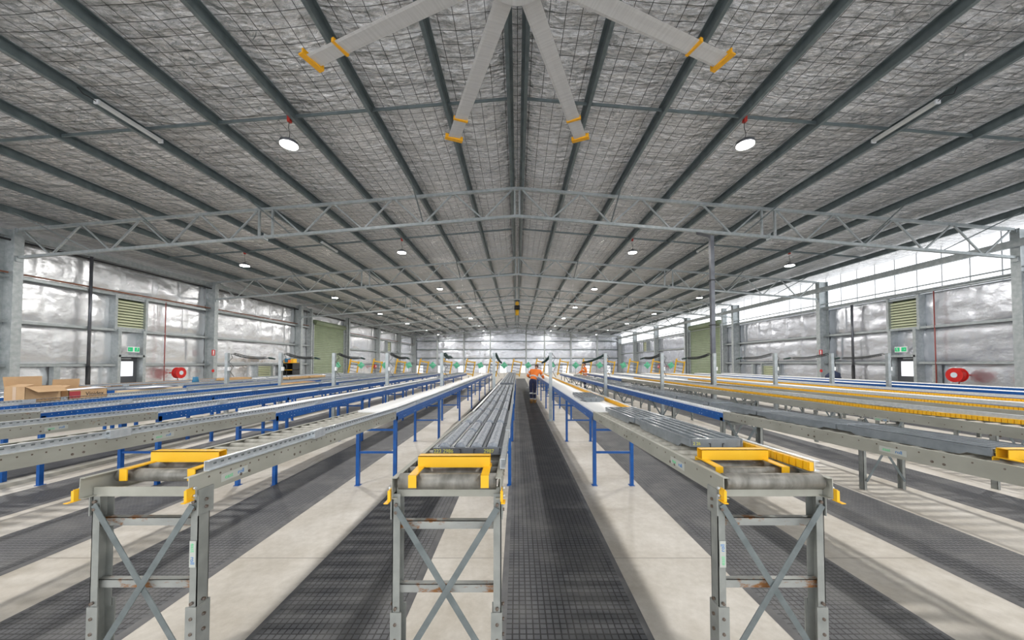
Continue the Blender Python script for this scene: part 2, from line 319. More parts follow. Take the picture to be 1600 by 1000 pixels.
# left wall: foil to the eave, right wall: foil to the upper girt with white translucent sheets above
def wall_side(s):
    levels = [0.02] + GZ + ([ZE] if s < 0 else [])
    bands = [pillow(YB, YF, levels[k] + .01, levels[k + 1] - .01, s * (XW - .03), k * 3.1 + (s > 0) * 11, 'y', s) for k in range(len(levels) - 1)]
    w_ = merge(bands)
    return w_
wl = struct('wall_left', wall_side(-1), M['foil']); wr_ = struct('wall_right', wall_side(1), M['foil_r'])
struct('trim_2', MB().b2(-XW - .2, -XW, YB, YF, 0, ZE), M['galv']); struct('trim_3', MB().b2(XW, XW + .2, YB, YF, 0, GZ[2]), M['galv'])
win = MB(); win.b2(XW - .02, XW + .02, YB, YF, GZ[2], ZE)
wday = struct('window_1', win, M['wall_day'])
ribs = MB()
y = YB + .4
while y < YF: ribs.b2(XW - .04, XW - .02, y, y + .035, GZ[2], ZE); y += 0.95
part('sheet_rib', ribs, M['white_bar'], wday)
# far wall
fz = [1.35, 2.55, 4.1, 5.6, 8.3]
fw = merge([pillow(-XW, XW, fz[k] + .01, fz[k + 1] - .01, YF, k * 2.3 + 5, 'x', 1, du=.3, dz=.2, seam=1.3, amp=.06) for k in range(4)])
fw.b2(-XW, XW, YF + .02, YF + .2, 1.35, 8.3)
xw_ = [(-XW + .6 + 3.72 * k) for k in range(11)]
x0 = -XW
for xx in xw_[:-1]:
    fw.b2(x0, xx, YF, YF + .15, 0, 1.35); x0 = xx + 1.3
fw.b2(x0, XW, YF, YF + .15, 0, 1.35)
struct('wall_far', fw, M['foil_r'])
for k, xx in enumerate(xw_[:-1]):
    wo = struct('window_%d' % (k + 2), MB().b2(xx, xx + 1.3, YF + .05, YF + .1, 0.05, 1.35), M['door_glass'])
    part('window_frame', MB().b2(xx, xx + .06, YF - .04, YF + .04, 0, 1.35).b2(xx + 1.24, xx + 1.3, YF - .04, YF + .04, 0, 1.35).b2(xx, xx + 1.3, YF - .04, YF + .04, 1.28, 1.38), M['galv'], wo)
for k, z in enumerate(fz[:-1]):
    struct('trim_%d' % (4 + k), MB().b2(-XW, XW, YF - .2, YF - .06, z - .06, z + .06), M['purlin'])
# end wall posts
for k, x in enumerate([-14.2, -9.5, -4.8, 1.6, 4.9, 9.6, 14.3]):
    tag(part('end_wall_post', MB().b2(x - .1, x + .1, YF - .35, YF - .2, 0, zc(x) - .02), M['column']), '%s grey steel post counted from the left on the far end wall' % nth(k), 'post', 'posts of the far end wall')

# girts
tn = 8
for s in (-1, 1):
    for z in GZ:
        spans = [(YB, 15.9), (17.1, 31.15), (36.85, YF - .1)] if z < 2 else [(YB, 31.15), (36.85, YF - .1)]
        mb = MB()
        for a_, b_ in spans: mb.chan((s * (XW - .2), a_, z), (s * (XW - .2), b_, z), .26, .10, .012, 1 if s < 0 else -1, up=(1, 0, 0))
        struct('trim_%d' % tn, mb, M['galv']); tn += 1

# columns
def column(s, y, k):
    mb = MB(); x0, x1 = s * XC, s * (XC + .52); top = zc(XC) - .02
    for x in (x0, x1): mb.b2(x - .01, x + .01, y - .13, y + .13, 0, top)
    mb.b2(min(x0, x1), max(x0, x1), y - .008, y + .008, 0, top)
    o = thing('steel_column', 'galvanised steel column of the %s wall, %s from the camera' % (side(s), nth(k)), 'column', (0, 0, 0), 0, 'columns along the %s wall' % side(s))
    part('shaft', mb, M['column'], o); part('base_plate', MB().b2(s * (XC - .05), s * (XC + .57), y - .17, y + .17, 0, .025), M['column'], o)
    part('cleat', MB().b2(s * (XC - .06), s * (XC - .012), y - .09, y + .09, top - .16, top - .02).b2(s * (XC - .06), s * (XC - .012), y - .09, y + .09, top - 1.2, top - 1.04), M['galv'], o)
    return o
for s in (-1, 1):
    for k, y in enumerate(TR + [62.0]):
        if k == 0: continue
        column(s, y, k - 1)

# roof trusses
def truss_parts(root):
    t = 0.095; D = 1.06
    for s in (-1, 1):
        a, b = s * XC * .997, 0.0
        part('top_chord', MB().bar((a, 0, zc(a) - t / 2), (b, 0, zc(b) - t / 2), .10, t), M['galv'], root)
        part('bottom_chord', MB().bar((a, 0, zc(a) - D), (b, 0, zc(b) - D), .10, t), M['galv'], root)
        nodes = [17.9 - 2.14 * k for k in range(5)] ; nodes2 = [8.85 - 2.18 * k for k in range(5)]
        for grp in (nodes, nodes2):
            for k in range(4):
                x0, x1 = grp[k], grp[k + 1]; xm = (x0 + x1) / 2
                for p, q in ((x0 - .07, xm + .07), (xm - .07, x1 + .07)):
                    hi = (p == x0 - .07)
                    zp = zc(p) - t if hi else zc(p) - D + t / 2; zq = zc(q) - D + t / 2 if hi else zc(q) - t
                    part('web_brace', MB().bar((s * p, 0, zp), (s * q, 0, zq), .05, .05), M['galv'], root)
        for x in (9.33, 8.85, .09):
            part('web_post', MB().bar((s * x, 0, zc(x) - t), (s * x, 0, zc(x) - D + t / 2), .06, .07), M['galv'], root)
        part('splice_plate', MB().b2(s * 9.09 - .02, s * 9.09 + .02, -.09, .09, zc(9.09) - D - .1, zc(9.09) - D + .1), M['galv'], root)
        for xb, xp in ((15.4, 14.9 + 1.9), (8.2, 9.2), (3.4, 3.55), (12.5, 13.0)):
            part('fly_brace', MB().bar((s * xb, 0, zc(xb) - D + .05), (s * xp, -1.0, zc(xp) + .05), .035, .035), M['brace'], root)
proto = thing('roof_truss', 'nearest galvanised steel roof truss spanning the hall above the conveyors', 'truss', (0, TR[1], 0), 0, 'roof trusses'); truss_parts(proto)
for k, y in enumerate(TR[2:] + [61.9]):
    t_ = dup(proto, label='%s galvanised roof truss counted from the camera' % nth(k + 1)); t_.location = (0, y, 0)
t_ = dup(proto, label='roof truss above the big ceiling fan, behind the frame top'); t_.location = (0, TR[0], 0)

# purlins with lipped Z profile
for s in (-1, 1):
    for k, x in enumerate(PUR):
        z = zc(x); X = s * x
        pts = [(-.075, 0), (-.075, .02), (-.069, .02), (-.069, .006), (-.003, .006), (-.003, .204), (.075, .204), (.075, .185), (.069, .185), (.069, .198), (.003, .198), (.003, 0)]
        if s > 0: pts = [(-a, b) for a, b in pts][::-1]
        o = part('roof_purlin', MB().prof((X, YB, z), (X, YF - .05, z), pts), M['purlin'])
        tag(o, 'grey steel roof purlin, %s on the %s of the ridge' % (nth(k), side(s)), 'purlin', 'roof purlins')
# bridging rows at mid bay
allx = sorted([-p for p in PUR] + PUR)
for k in range(8):
    y = 0.05 + 8.3 * k
    o = thing('bridging_row', '%s row of slim bridging bars between the purlins, counted from the camera' % nth(max(0, k - 1)) if k else 'row of slim bridging bars between the purlins above the camera', 'bridging', (0, y, 0), 0, 'bridging rows')
    for a, b in zip(allx[:-1], allx[1:]):
        if b - a < .5: continue
        part('bridging_bar', MB().bar((a + .02, 0, zc(a) + .09), (b - .02, 0, zc(b) + .09), .03, .07), M['purlin'], o)

# eave tie along the right wall and left wall
tag(part('eave_beam', MB().bar((XC - .12, YB, 6.03), (XC - .12, YF - .4, 6.03), .14, .26), M['column']), 'long grey beam tying the column heads of the right wall', 'beam')
tag(part('eave_gutter', MB().bar((-XC - .3, YB, 6.42), (-XC - .3, YF - .4, 6.42), .12, .22), M['column']), 'long grey beam at the eave of the left wall', 'beam')
tag(part('eave_pipe', MB().cyl((-XC - .32, YB, 6.2), (-XC - .32, YF - .4, 6.2), .04, 8), M['black']), 'black pipe running below the left eave', 'pipe')
# conduits on the right wall
for k, z in enumerate((5.02, 5.22)):
    tag(part('service_conduit', MB().cyl((XC + .2, YB, z), (XC + .2, YF - .4, z), .03, 8), M['column']), '%s conduit running above the foil of the right wall' % ('lower', 'upper')[k], 'conduit')
tag(part('fire_pipe', MB().cyl((-XC - .36, YB, 5.02), (-XC - .36, YF - .4, 5.02), .03, 8), M['pipe_brown']), 'brown fire pipe running along the upper girt of the left wall', 'pipe')

# ---------------------------------------------------------------- openings: doors, louvres, roller shutters, signs
dn = 1; wn = 12
def side_box(s, xin, xout, y0, y1, z0, z1): return MB().b2(s * xin, s * xout, y0, y1, z0, z1)
for s in (-1, 1):
    y0, y1 = 15.95, 17.05
    d = struct('door_%d' % dn, side_box(s, XW - .12, XW - .06, y0 + .08, y1 - .08, .0, 2.02), M['door_grey']); dn += 1
    part('door_frame', side_box(s, XW - .42, XW - .04, y0 - .05, y0 + .08, 0, 3.3).b2(min(s * (XW - .42), s * (XW - .04)), max(s * (XW - .42), s * (XW - .04)), y1 - .08, y1 + .05, 0, 3.3).b2(min(s * (XW - .42), s * (XW - .04)), max(s * (XW - .42), s * (XW - .04)), y0, y1, 2.02, 2.12), M['galv'], d)
    part('door_window', side_box(s, XW - .14, XW - .12, y0 + .22, y1 - .26, 1.12, 1.82), M['door_glass'], d)
    part('door_closer', side_box(s, XW - .2, XW - .12, y0 + .3, y1 - .4, 1.92, 1.98), M['galv'], d)
    part('door_handle', side_box(s, XW - .17, XW - .12, y0 + .12, y0 + .24, 1.0, 1.04), M['galv'], d)
    # exit sign
    e = thing('exit_sign', 'green emergency exit sign with running figure above the %s wall door' % side(s), 'exit sign', (s * (XW - .44), (y0 + y1) / 2, 2.38))
    part('case', MB().box((0, 0, 0), (.06, .52, .26)), M['white'], e)
    f = part('face', MB().box((-s * .034, -.14, 0), (.008, .2, .19)).box((-s * .034, .14, 0), (.008, .2, .19)), M['exit_green'], e)
    fg = MB(); X = -s * .040
    fg.cyl((X - .002, .15, .055), (X + .002, .15, .055), .018, 10).bar((X, .15, .035), (X, .13, -.02), .004, .03, up=(1, 0, 0)).bar((X, .13, -.02), (X, .17, -.05), .004, .018, up=(1, 0, 0)).bar((X, .13, -.02), (X, .10, -.07), .004, .018, up=(1, 0, 0)).bar((X, .15, .02), (X, .19, .0), .004, .012, up=(1, 0, 0)).bar((X, .15, .02), (X, .10, .01), .004, .012, up=(1, 0, 0))
    fg.bar((X, -.2, 0), (X, -.1, 0), .004, .02, up=(1, 0, 0)).bar((X, -.2, 0), (X, -.17, .035), .004, .018, up=(1, 0, 0)).bar((X, -.2, 0), (X, -.17, -.035), .004, .018, up=(1, 0, 0))
    part('running_figure', fg, M['white'], e)
    # louvres
    for (a, b, c, dd) in ((15.85, 17.15, 3.36, 4.78), (24.6, 26.1, .62, 1.58), (49.2, 50.5, 3.36, 4.78)):
        wn += 1
        lv = struct('window_%d' % wn, side_box(s, XW - .13, XW - .09, a, b, c, dd), M['louvre_gap'])
        sl = MB(); n_ = int((dd - c) / .13)
        for i in range(n_):
            z = c + .09 + i * .13
            sl.box((s * (XW - .2), (a + b) / 2, z), (.08, b - a - .1, .012), Matrix.Rotation(R(35) * s, 3, 'Y')); sl.box((s * (XW - .235), (a + b) / 2, z - .035), (.01, b - a - .1, .055))
        part('slat', sl, M['louvre'], lv)
        fr = MB()
        for q in (a, b): fr.b2(s * (XW - .36), s * (XW - .05), q - .05, q + .05, c - .1, dd + .1)
        for q in (c, dd): fr.b2(s * (XW - .3), s * (XW - .05), a, b, q - .05, q + .05)
        part('louvre_frame', fr, M['galv'], lv)
    # roller shutter
    ya, yb = 31.3, 36.7
    sh = MB(); n_ = 62; vs = []
    for j in range(n_ + 1):
        z = 5.25 * j / n_; off = .03 if j % 2 else 0
        vs += [(s * (XW - .30 - off), ya, z), (s * (XW - .30 - off), yb, z)]
    sh.add(vs, [(2 * j, 2 * j + 1, 2 * j + 3, 2 * j + 2) for j in range(n_)])
    rd = struct('door_%d' % dn, sh, M['green_door']); dn += 1
    part('shutter_drum', MB().cyl((s * (XW - .38), ya, 5.4), (s * (XW - .38), yb, 5.4), .24, 14), M['green_door'], rd)
    part('guide_track', side_box(s, XW - .38, XW - .05, ya - .1, ya, 0, 5.3).b2(min(s * (XW - .38), s * (XW - .05)), max(s * (XW - .38), s * (XW - .05)), yb, yb + .1, 0, 5.3), M['galv'], rd)
    # jamb columns near shutters and door mullions
    for k, q in enumerate((30.75, 37.0 + .15)):
        tag(part('jamb_column', side_box(s, XC + .1, XC + .5, q - .08, q + .08, 0, zc(XC) - .05), M['column']), 'grey jamb column at the %s edge of the green roller shutter, %s wall' % (('near', 'far')[k], side(s)), 'column')
# hose reels
def hose_reel(s, y, label, z=1.22):
    o = thing('fire_hose_reel', label, 'hose reel', (s * (XW - .62), y, z), 0)
    for q, nm in ((-.10, 'front_disc'), (.12, 'back_disc')):
        part(nm, MB().cyl((s * q - .012, 0, 0), (s * q + .012, 0, 0), .29, 28), M['red'], o)
    hs = MB()
    for i in range(5): 
        pts = [(s * (-.07 + i * .04), .23 * math.cos(t * math.pi / 10), .23 * math.sin(t * math.pi / 10)) for t in range(21)]
        hs.tube(pts, .021, 6)
    hs.cyl((-.09 * s, 0, 0), (.11 * s, 0, 0), .2, 20); part('hose', hs, M['red'], o)
    part('hub_label', MB().cyl((-s * .125, 0, 0), (-s * .113, 0, 0), .11, 20), M['reel_face'], o)
    part('bracket', MB().bar((s * .14, 0, 0), (s * .52, 0, 0), .06, .06), M['red'], o)
    part('nozzle_hose', MB().tube([(-s * .02, -.1, -.24), (s * .02, -.05, -.36), (s * .1, .12, -.5), (s * .2, .16, -.62)], .02, 6), M['red_pipe'], o)
hose_reel(-1, 18.6, 'red fire hose reel on the left wall beside the exit door')
hose_reel(1, 14.3, 'large red fire hose reel on the right wall beside the exit door', 1.25)
hose_reel(-1, 44.2, 'small distant red fire hose reel on the left wall past the green shutter', 1.3)
hose_reel(1, 44.2, 'small distant red fire hose reel on the right wall past the green shutter', 1.3)
for s, y in ((-1, 18.1), (1, 15.25)):
    tag(part('riser_pipe', MB().cyl((s * (XC + .3), y, 0), (s * (XC + .3), y, 4.9), .022, 8), M['red_pipe']), 'thin reddish riser pipe beside the hose reel on the %s wall' % side(s), 'pipe')
for s, y in ((-1, 14.85), (1, 18.95)):
    o = thing('downpipe', 'dark downpipe on the %s wall near the exit door' % side(s), 'pipe', (s * (XC + .25), y, 0))
    part('pipe', MB().cyl((0, 0, 1.6), (0, 0, 6.3 if s < 0 else 4.9), .055, 10), M['dark_steel'], o); part('lower_pipe', MB().cyl((0, 0, 0), (0, 0, 1.6), .075, 10), M['black'], o)
# wall mullions beside the doors
for s in (-1, 1):
    for k, q in enumerate((15.3 if s > 0 else 13.9, 27.2)):
        tag(part('wall_mullion', side_box(s, XC + .32, XC + .5, q - .1, q + .1, 0, 1.66), M['galv']), 'short grey mullion under the lowest girt of the %s wall, %s the hose reel' % (side(s), ('before', 'beyond')[k]), 'mullion')
# hydrant signs on the second columns
for s in (-1, 1):
    o = thing('fire_sign', 'red fire equipment sign with white symbol on the %s wall column' % side(s), 'sign', (s * (XC - .02), 20.66, 2.35), 0)
    part('panel', MB().box((0, -.02, 0), (.012, .22, .34)), M['red'], o); part('symbol', MB().box((-s * .008, -.02, .03), (.006, .07, .2)).box((-s * .008, -.02, -.11), (.006, .12, .03)), M['white'], o)
    tag(part('round_sign', MB().cyl((s * (XC - .03), 20.64, 1.28), (s * (XC - .012), 20.64, 1.28), .09, 16), M['red']), 'small round red sign low on the %s wall column' % side(s), 'sign')
# black support post dropping from the nearest truss
o = thing('support_post', 'tall dark steel post from the nearest roof truss down to the conveyors', 'post', (6.53, 11.62, 0))
part('top_arm', MB().bar((0, -.03, 5.98), (.0, .88, zc(6.5) - 1.14), .12, .08), M['dark_steel'], o)
part('post', MB().b2(-.06, .06, -.06, .06, 0, 6.0), M['dark_steel'], o)
part('base_plate', MB().b2(-.1, .1, -.1, .1, 0, .02), M['dark_steel'], o)
for z in (4.5, 3.0): part('clip', MB().b2(-.09, .09, -.09, .09, z, z + .03), M['black'], o)

# ---------------------------------------------------------------- high bay lamps, batten lights, fan, hoist
def lamp_parts(root, s):
    part('housing', MB().cyl((0, 0, .02), (0, 0, .09), .2, 24).cyl((0, 0, .09), (0, 0, .16), .08, 16), M['dark_steel'], root)
    part('lens', MB().cyl((0, 0, 0), (0, 0, .02), .19, 24), M['lamp'], root)
    part('flex', MB().tube([(0, 0, .16), (.02, 0, .3), (-.02, 0, .45), (0, 0, .62)], .007, 5), M['black'], root)
    part('bracket', MB().box((0, 0, .66), (.07, .09, .16)), M['red_bracket'], root)
ld = bpy.data.lights.new('high_bay', 'AREA'); ld.shape = 'DISK'; ld.size = .33; ld.energy = LAMP_W; ld.color = (1.0, .97, .93)
for r in range(8):
    y = 0.05 + 8.3 * r
    for x in (-13.1, -5.55, 5.55, 13.1):
        zz = zc(x) - .62
        nm = {-13.1: 'far left', -5.55: 'inner left', 5.55: 'inner right', 13.1: 'far right'}[x]
        lab = 'round high bay lamp, %s lane, %s row of lamps from the camera' % (nm, nth(r - 1)) if r else 'round high bay lamp, %s lane, above the camera' % nm
        o = thing('high_bay_lamp', lab, 'ceiling lamp', (x, y, zz), 0, 'high bay lamps')
        lamp_parts(o, 1)
        L = bpy.data.objects.new('lamp_light', ld); C.objects.link(L); L.parent = o; L.location = (0, 0, -.02)
for k, (x, y) in enumerate([(-8.95, 7.95), (8.95, 7.95), (-9.0, 16.6), (9.0, 16.6), (-5.6, 31), (5.6, 31)]):
    o = thing('batten_light', 'unlit slim batten light under a purlin, %s side, %s' % (side(x), ('nearest', 'past the nearest truss', 'deep in the hall')[k // 2]), 'batten light', (x, y, zc(x) - .06))
    part('diffuser', MB().prof((0, -.65, 0), (0, .65, 0), [(-.05, .04), (-.045, -.02), (0, -.045), (.045, -.02), (.05, .04)]), M['tube'], o)
    part('end_cap', MB().b2(-.055, .055, -.68, -.65, -.045, .045).b2(-.055, .055, .65, .68, -.045, .045), M['white_bar'], o)
    part('flex', MB().tube([(0, -.68, 0), (-.03, -.8, .02), (.03, -.92, -.03), (0, -1.0, .05)], .009, 5), M['black'], o)

def fan():
    o = thing('ceiling_fan', 'huge eight-blade ceiling fan with pale aluminium blades and yellow tips', 'ceiling fan', (0, 4.2, H + 4.95))
    part('hub', MB().cyl((0, 0, -.1), (0, 0, .08), .42, 28).cyl((0, 0, .08), (0, 0, .35), .2, 20), M['alu'], o)
    part('drop_rod', MB().cyl((0, 0, .35), (0, 0, zc(0) - 1.12 - H - 4.95 + .06), .05, 10) if zc(0) - 1.12 - H - 4.95 > .36 else MB().cyl((0, 0, .2), (0, 0, .4), .05, 10), M['dark_steel'], o)
    af = [(-.13, -.012), (-.09, .012), (0, .03), (.08, .026), (.13, .002), (.08, -.004), (0, -.008), (-.09, -.018)]
    bl = MB().prof((.4, 0, 0), (3.6, 0, 0), af, smooth=False).mesh('blade', M['alu'])
    tp = MB().b2(3.6, 3.625, -.19, .19, -.035, .05).b2(3.625, 3.70, -.19, .19, -.035, -.01).mesh('blade_tip', M['fan_yellow'])
    cl = MB().b2(2.98, 3.03, -.145, .145, -.026, .038).mesh('blade_clip', M['fan_yellow'])
    for k in range(8):
        b = put('blade', bl, o, rot=(0, 0, R(22.5 + 45 * k)))
        put('blade_tip', tp, b); put('blade_clip', cl, b)
fan()
# safety unit hanging beside the fan
o = thing('isolator_switch', 'small red and black isolator switch on the ridge purlin beside the fan', 'switch', (.3, 5.15, zc(.2) - .12))
part('case', MB().box((0, 0, 0), (.1, .16, .18)), M['red'], o); part('cable', MB().tube([(0, 0, -.09), (-.05, 0, -.17), (-.12, 0, -.1), (-.12, 0, .1)], .012, 6), M['black'], o)
o = thing('chain_hoist', 'yellow and black chain hoist hanging under the ridge deep in the hall', 'hoist', (0, 29.1, 6.36))
part('hook_block', MB().cyl((0, -.12, .35), (0, .12, .35), .16, 14).b2(-.03, .03, -.03, .03, -.1, .56), M['yellow'], o)
part('motor', MB().cyl((-.22, 0, -.0), (.22, 0, -.0), .2, 14), M['black'], o); part('drum', MB().cyl((-.14, -.1, -.42), (.14, -.1, -.42), .24, 16), M['yellow'], o)
part('trolley', MB().b2(-.2, .2, -.1, .1, .55, .62), M['black'], o)

# ---------------------------------------------------------------- floor mats
ML = [(-0.12, .87, 'central aisle'), (-1.72, -.76, 'first aisle left of the centre'), (-3.49, -2.50, 'second aisle left of the centre'), (-5.2, -4.24, 'third aisle left of the centre'),
      (-6.78, -5.85, 'fourth aisle left of the centre'), (-8.5, -7.6, 'fifth aisle left of the centre'), (-10.2, -9.3, 'sixth aisle left of the centre'),
      (1.75, 2.77, 'first aisle right of the centre'), (3.61, 4.6, 'second aisle right of the centre'), (5.52, 6.48, 'third aisle right of the centre'), (7.35, 8.3, 'fourth aisle right of the centre'),
      (9.2, 10.1, 'fifth aisle right of the centre'), (11.0, 11.9, 'sixth aisle right of the centre'), (12.8, 13.7, 'seventh aisle right of the centre')]
for x0, x1, nm in ML:
    o = thing('rubber_mat', 'long black ribbed rubber mat laid along the %s' % nm, 'floor mat', (x0, 1.2, 0), 0, 'rubber mats in the aisles')
    wd = x1 - x0; L_ = 37.5
    part('grid', MB().b2(.05, wd - .05, .05, L_ - .05, 0.001, .013), M['rubber'], o)
    ed = MB()
    for a, b in ((0, .05), (wd - .05, wd)):
        q = -1 if a == 0 else 1
        ed.prof((a if q < 0 else b, 0, 0), (a if q < 0 else b, L_, 0), [(0, .001), (-q * .05, .001), (-q * .05, .014)] if q > 0 else [(0, .001), (.05, .001), (.05, .014)])
    part('bevelled_edge', ed, M['mat_edge'], o)
tag(part('floor_strip', MB().prof((-7.25, 3.0, 0), (-7.25, 15, 0), [(-.09, 0), (.09, 0), (.07, .05), (-.07, .05)]), M['duct']), 'pale beige raised strip lying on the concrete left of the aisle mats', 'strip')

# ---------------------------------------------------------------- conveyors
WD = 0.575                       # outside width
RH = 0.11                        # rail height
def zt(y):                       # rail top height
    if y <= 5.0: return 1.145 - (y - 1.85) / 3.15 * 0.09
    return 1.055 - min(1, (y - 5) / 4) * 0.02
ROL = MB().cyl((0.028, 0, 0), (WD - .028, 0, 0), .036, 16).mesh('roller', M['roller'])
ROLB = MB().cyl((0.028, 0, 0), (WD - .028, 0, 0), .027, 12).mesh('roller', M['bed_roller'])
ROLF = MB().cyl((0.028, 0, 0), (WD - .028, 0, 0), .042, 20).mesh('roller', M['roller'])
ROLD = MB().cyl((0.028, 0, 0), (WD - .028, 0, 0), .030, 10).mesh('roller', M['dull_roller'])
def white_roller_mb(mb=None, y=0, z=0):
    mb = mb or MB(); mb.cyl((0.02, y, z), (WD - .02, y, z), .029, 8); return mb
ROLW = white_roller_mb().mesh('roller', M['white_roller'])
def leg_channel(x, w, s, z1, z0=0, d=.07):
    # U channel, web on the outer side
    mb = MB(); mb.b2(x, x + s * .004, 0, d, z0, z1); mb.b2(x, x + s * w, 0, .004, z0, z1); mb.b2(x, x + s * w, d - .004, d, z0, z1); return mb
BOLT_F = MB().cyl((0, -.014, 0), (0, -.003, 0), .0085, 8).mesh('bolt', M['bolt']); BOLT_S = MB().cyl((-.016, 0, 0), (-.002, 0, 0), .0085, 8).mesh('bolt', M['bolt'])
def grey_frame(root, y, ztop, full=True, m='frame_grey', bolts=False):
    cm = 'rusty_member' if bolts else m
    zb = ztop - RH
    for s, x in ((1, 0.0), (-1, WD)):
        lg = part('leg', leg_channel(x, .040, s, zb + .02, .40 if full else 0), M[m], root, (0, y, 0))
        if full:
            part('adjustable_foot', MB().b2(x - s * .006, x - s * .001, -.004, .074, .0, .44).b2(x - s * .006, x + s * .052, -.008, -.003, 0, .44).b2(x - s * .006, x + s * .052, .074, .079, 0, .44).b2(x - .05, x + .05, -.03, .10, 0, .008), M[m], lg)
            if bolts:
                for z in (zb - .035, zb - .075, .46, .38, .30, .22):
                    put('bolt', BOLT_F, lg, (x + s * .02, 0, z)); put('bolt', BOLT_S, lg, (x, .035, z), (0, 0, 0 if s > 0 else math.pi))
            gs = MB(); gs.b2(x - s * .008, x - s * .002, -.01, .085, zb - .11, zb + .03)
            part('gusset', gs, M[m], lg)
    for z in (.88, .545):
        part('cross_member', MB().b2(.006, WD - .006, .028, .033, z - .022, z + .022).b2(.006, WD - .006, .028, .06, z + .018, z + .022), M[cm], root, (0, y, 0))
    part('diagonal_brace', MB().bar((.02, -.01, .985), (WD - .02, -.01, .12), .004, .032, up=(0, 0, 1)), M['brace'], root, (0, y, 0))
    part('diagonal_brace', MB().bar((WD - .02, -.016, .985), (.02, -.016, .12), .004, .032), M['brace'], root, (0, y, 0))
def blue_frame(root, y, ztop, m='blue'):
    zb = ztop - RH + .04
    for x in (.0, WD - .045):
        lg = part('leg', MB().b2(x, x + .045, 0, .05, .005, zb).b2(x - .015, x + .06, -.01, .07, 0, .006), M[m], root, (0, y, 0))
    for z in (.79, .47): part('cross_member', MB().b2(.04, WD - .04, .01, .035, z - .015, z + .015), M[m], root, (0, y, 0))
def rail(root, x, s, y0, y1, m, holes=True, drop=0.0):
    """C channel rail; web outside at x, flanges towards +s"""
    z0, z1 = zt(y0) - RH / 2 - drop, zt(y1) - RH / 2 - drop
    Y1 = y1
    mb = MB(); mb.chan((x, y0, z0), (x, Y1, z1), RH, .028, .004, s)
    r = part('side_rail', mb, M[m], root)
    if holes:
        hb = MB(); y = y0 + .12; k = 0; big = m == 'rail_grey'
        while y < min(y1, y0 + (4 if big else 6)):
            zz = zt(y) - drop
            hb.cyl((x - s * .0015, y, zz - .028), (x + s * .001, y, zz - .028), .006 if big else .005, 6)
            if k % 7 == 3:
                for dy in (0, .07): hb.cyl((x - s * .004, y + dy, zz - .078), (x + s * .001, y + dy, zz - .078), .009 if big else .006, 8)
            y += .075 if s < 0 else .15; k += 1
        part('holes', hb, M['bolt'] if big else M['dot'], r)
    return r
def guide(root, x, y0, y1, m, kind='zinc'):
    """raised guide rail along one edge"""
    mb = MB()
    def P(y): return zt(y) + .035
    mb.chan((x, y0, P(y0)), (x, y1, P(y1)), .055, .03, .003, 1)
    g = part('guide_rail', mb, M['zinc'], root)
    n_ = int((y1 - y0) / .05); wm = MB()
    if kind == 'yellow':
        for i in range(min(n_, 420)):
            y = y0 + .025 + i * .05; wm.box((x - .012, y, P(y) - .004), (.024, .043, .048)).box((x - .012, y, P(y) - .004), (.030, .022, .046))
        part('guide_wheels', wm, M['yellow'], root)
    else:
        for i in range(min(n_, 160)):
            y = y0 + .025 + i * .05; wm.b2(x + .030, x + .032, y, y + .02, P(y) + .004, P(y) + .014)
        part('guide_slots', wm, M['brace'], g)
        sp = MB(); y = y0 + 1.0
        while y < y1:
            sp.b2(x - .004, x + .036, y, y + .16, P(y) - .04, P(y) + .03); y += 3.0
        part('joint_plate', sp, M['zinc'], root)
def sticker(root, x, s, y, z, size=.036, label=None, rot=None):
    st = part('brand_sticker', MB().box((0, 0, 0), (.2, .0015, .045)), M['sticker'], root, (x, y, z), rot or (0, 0, R(90) if s > 0 else R(-90)))
    text('sticker_lettering', 'east', size, M['st_green'], st, (-.045, -.0012, 0), (R(90), 0, 0)); text('sticker_lettering', 'roll', size, M['st_blue'], st, (.045, -.0012, 0), (R(90), 0, 0))

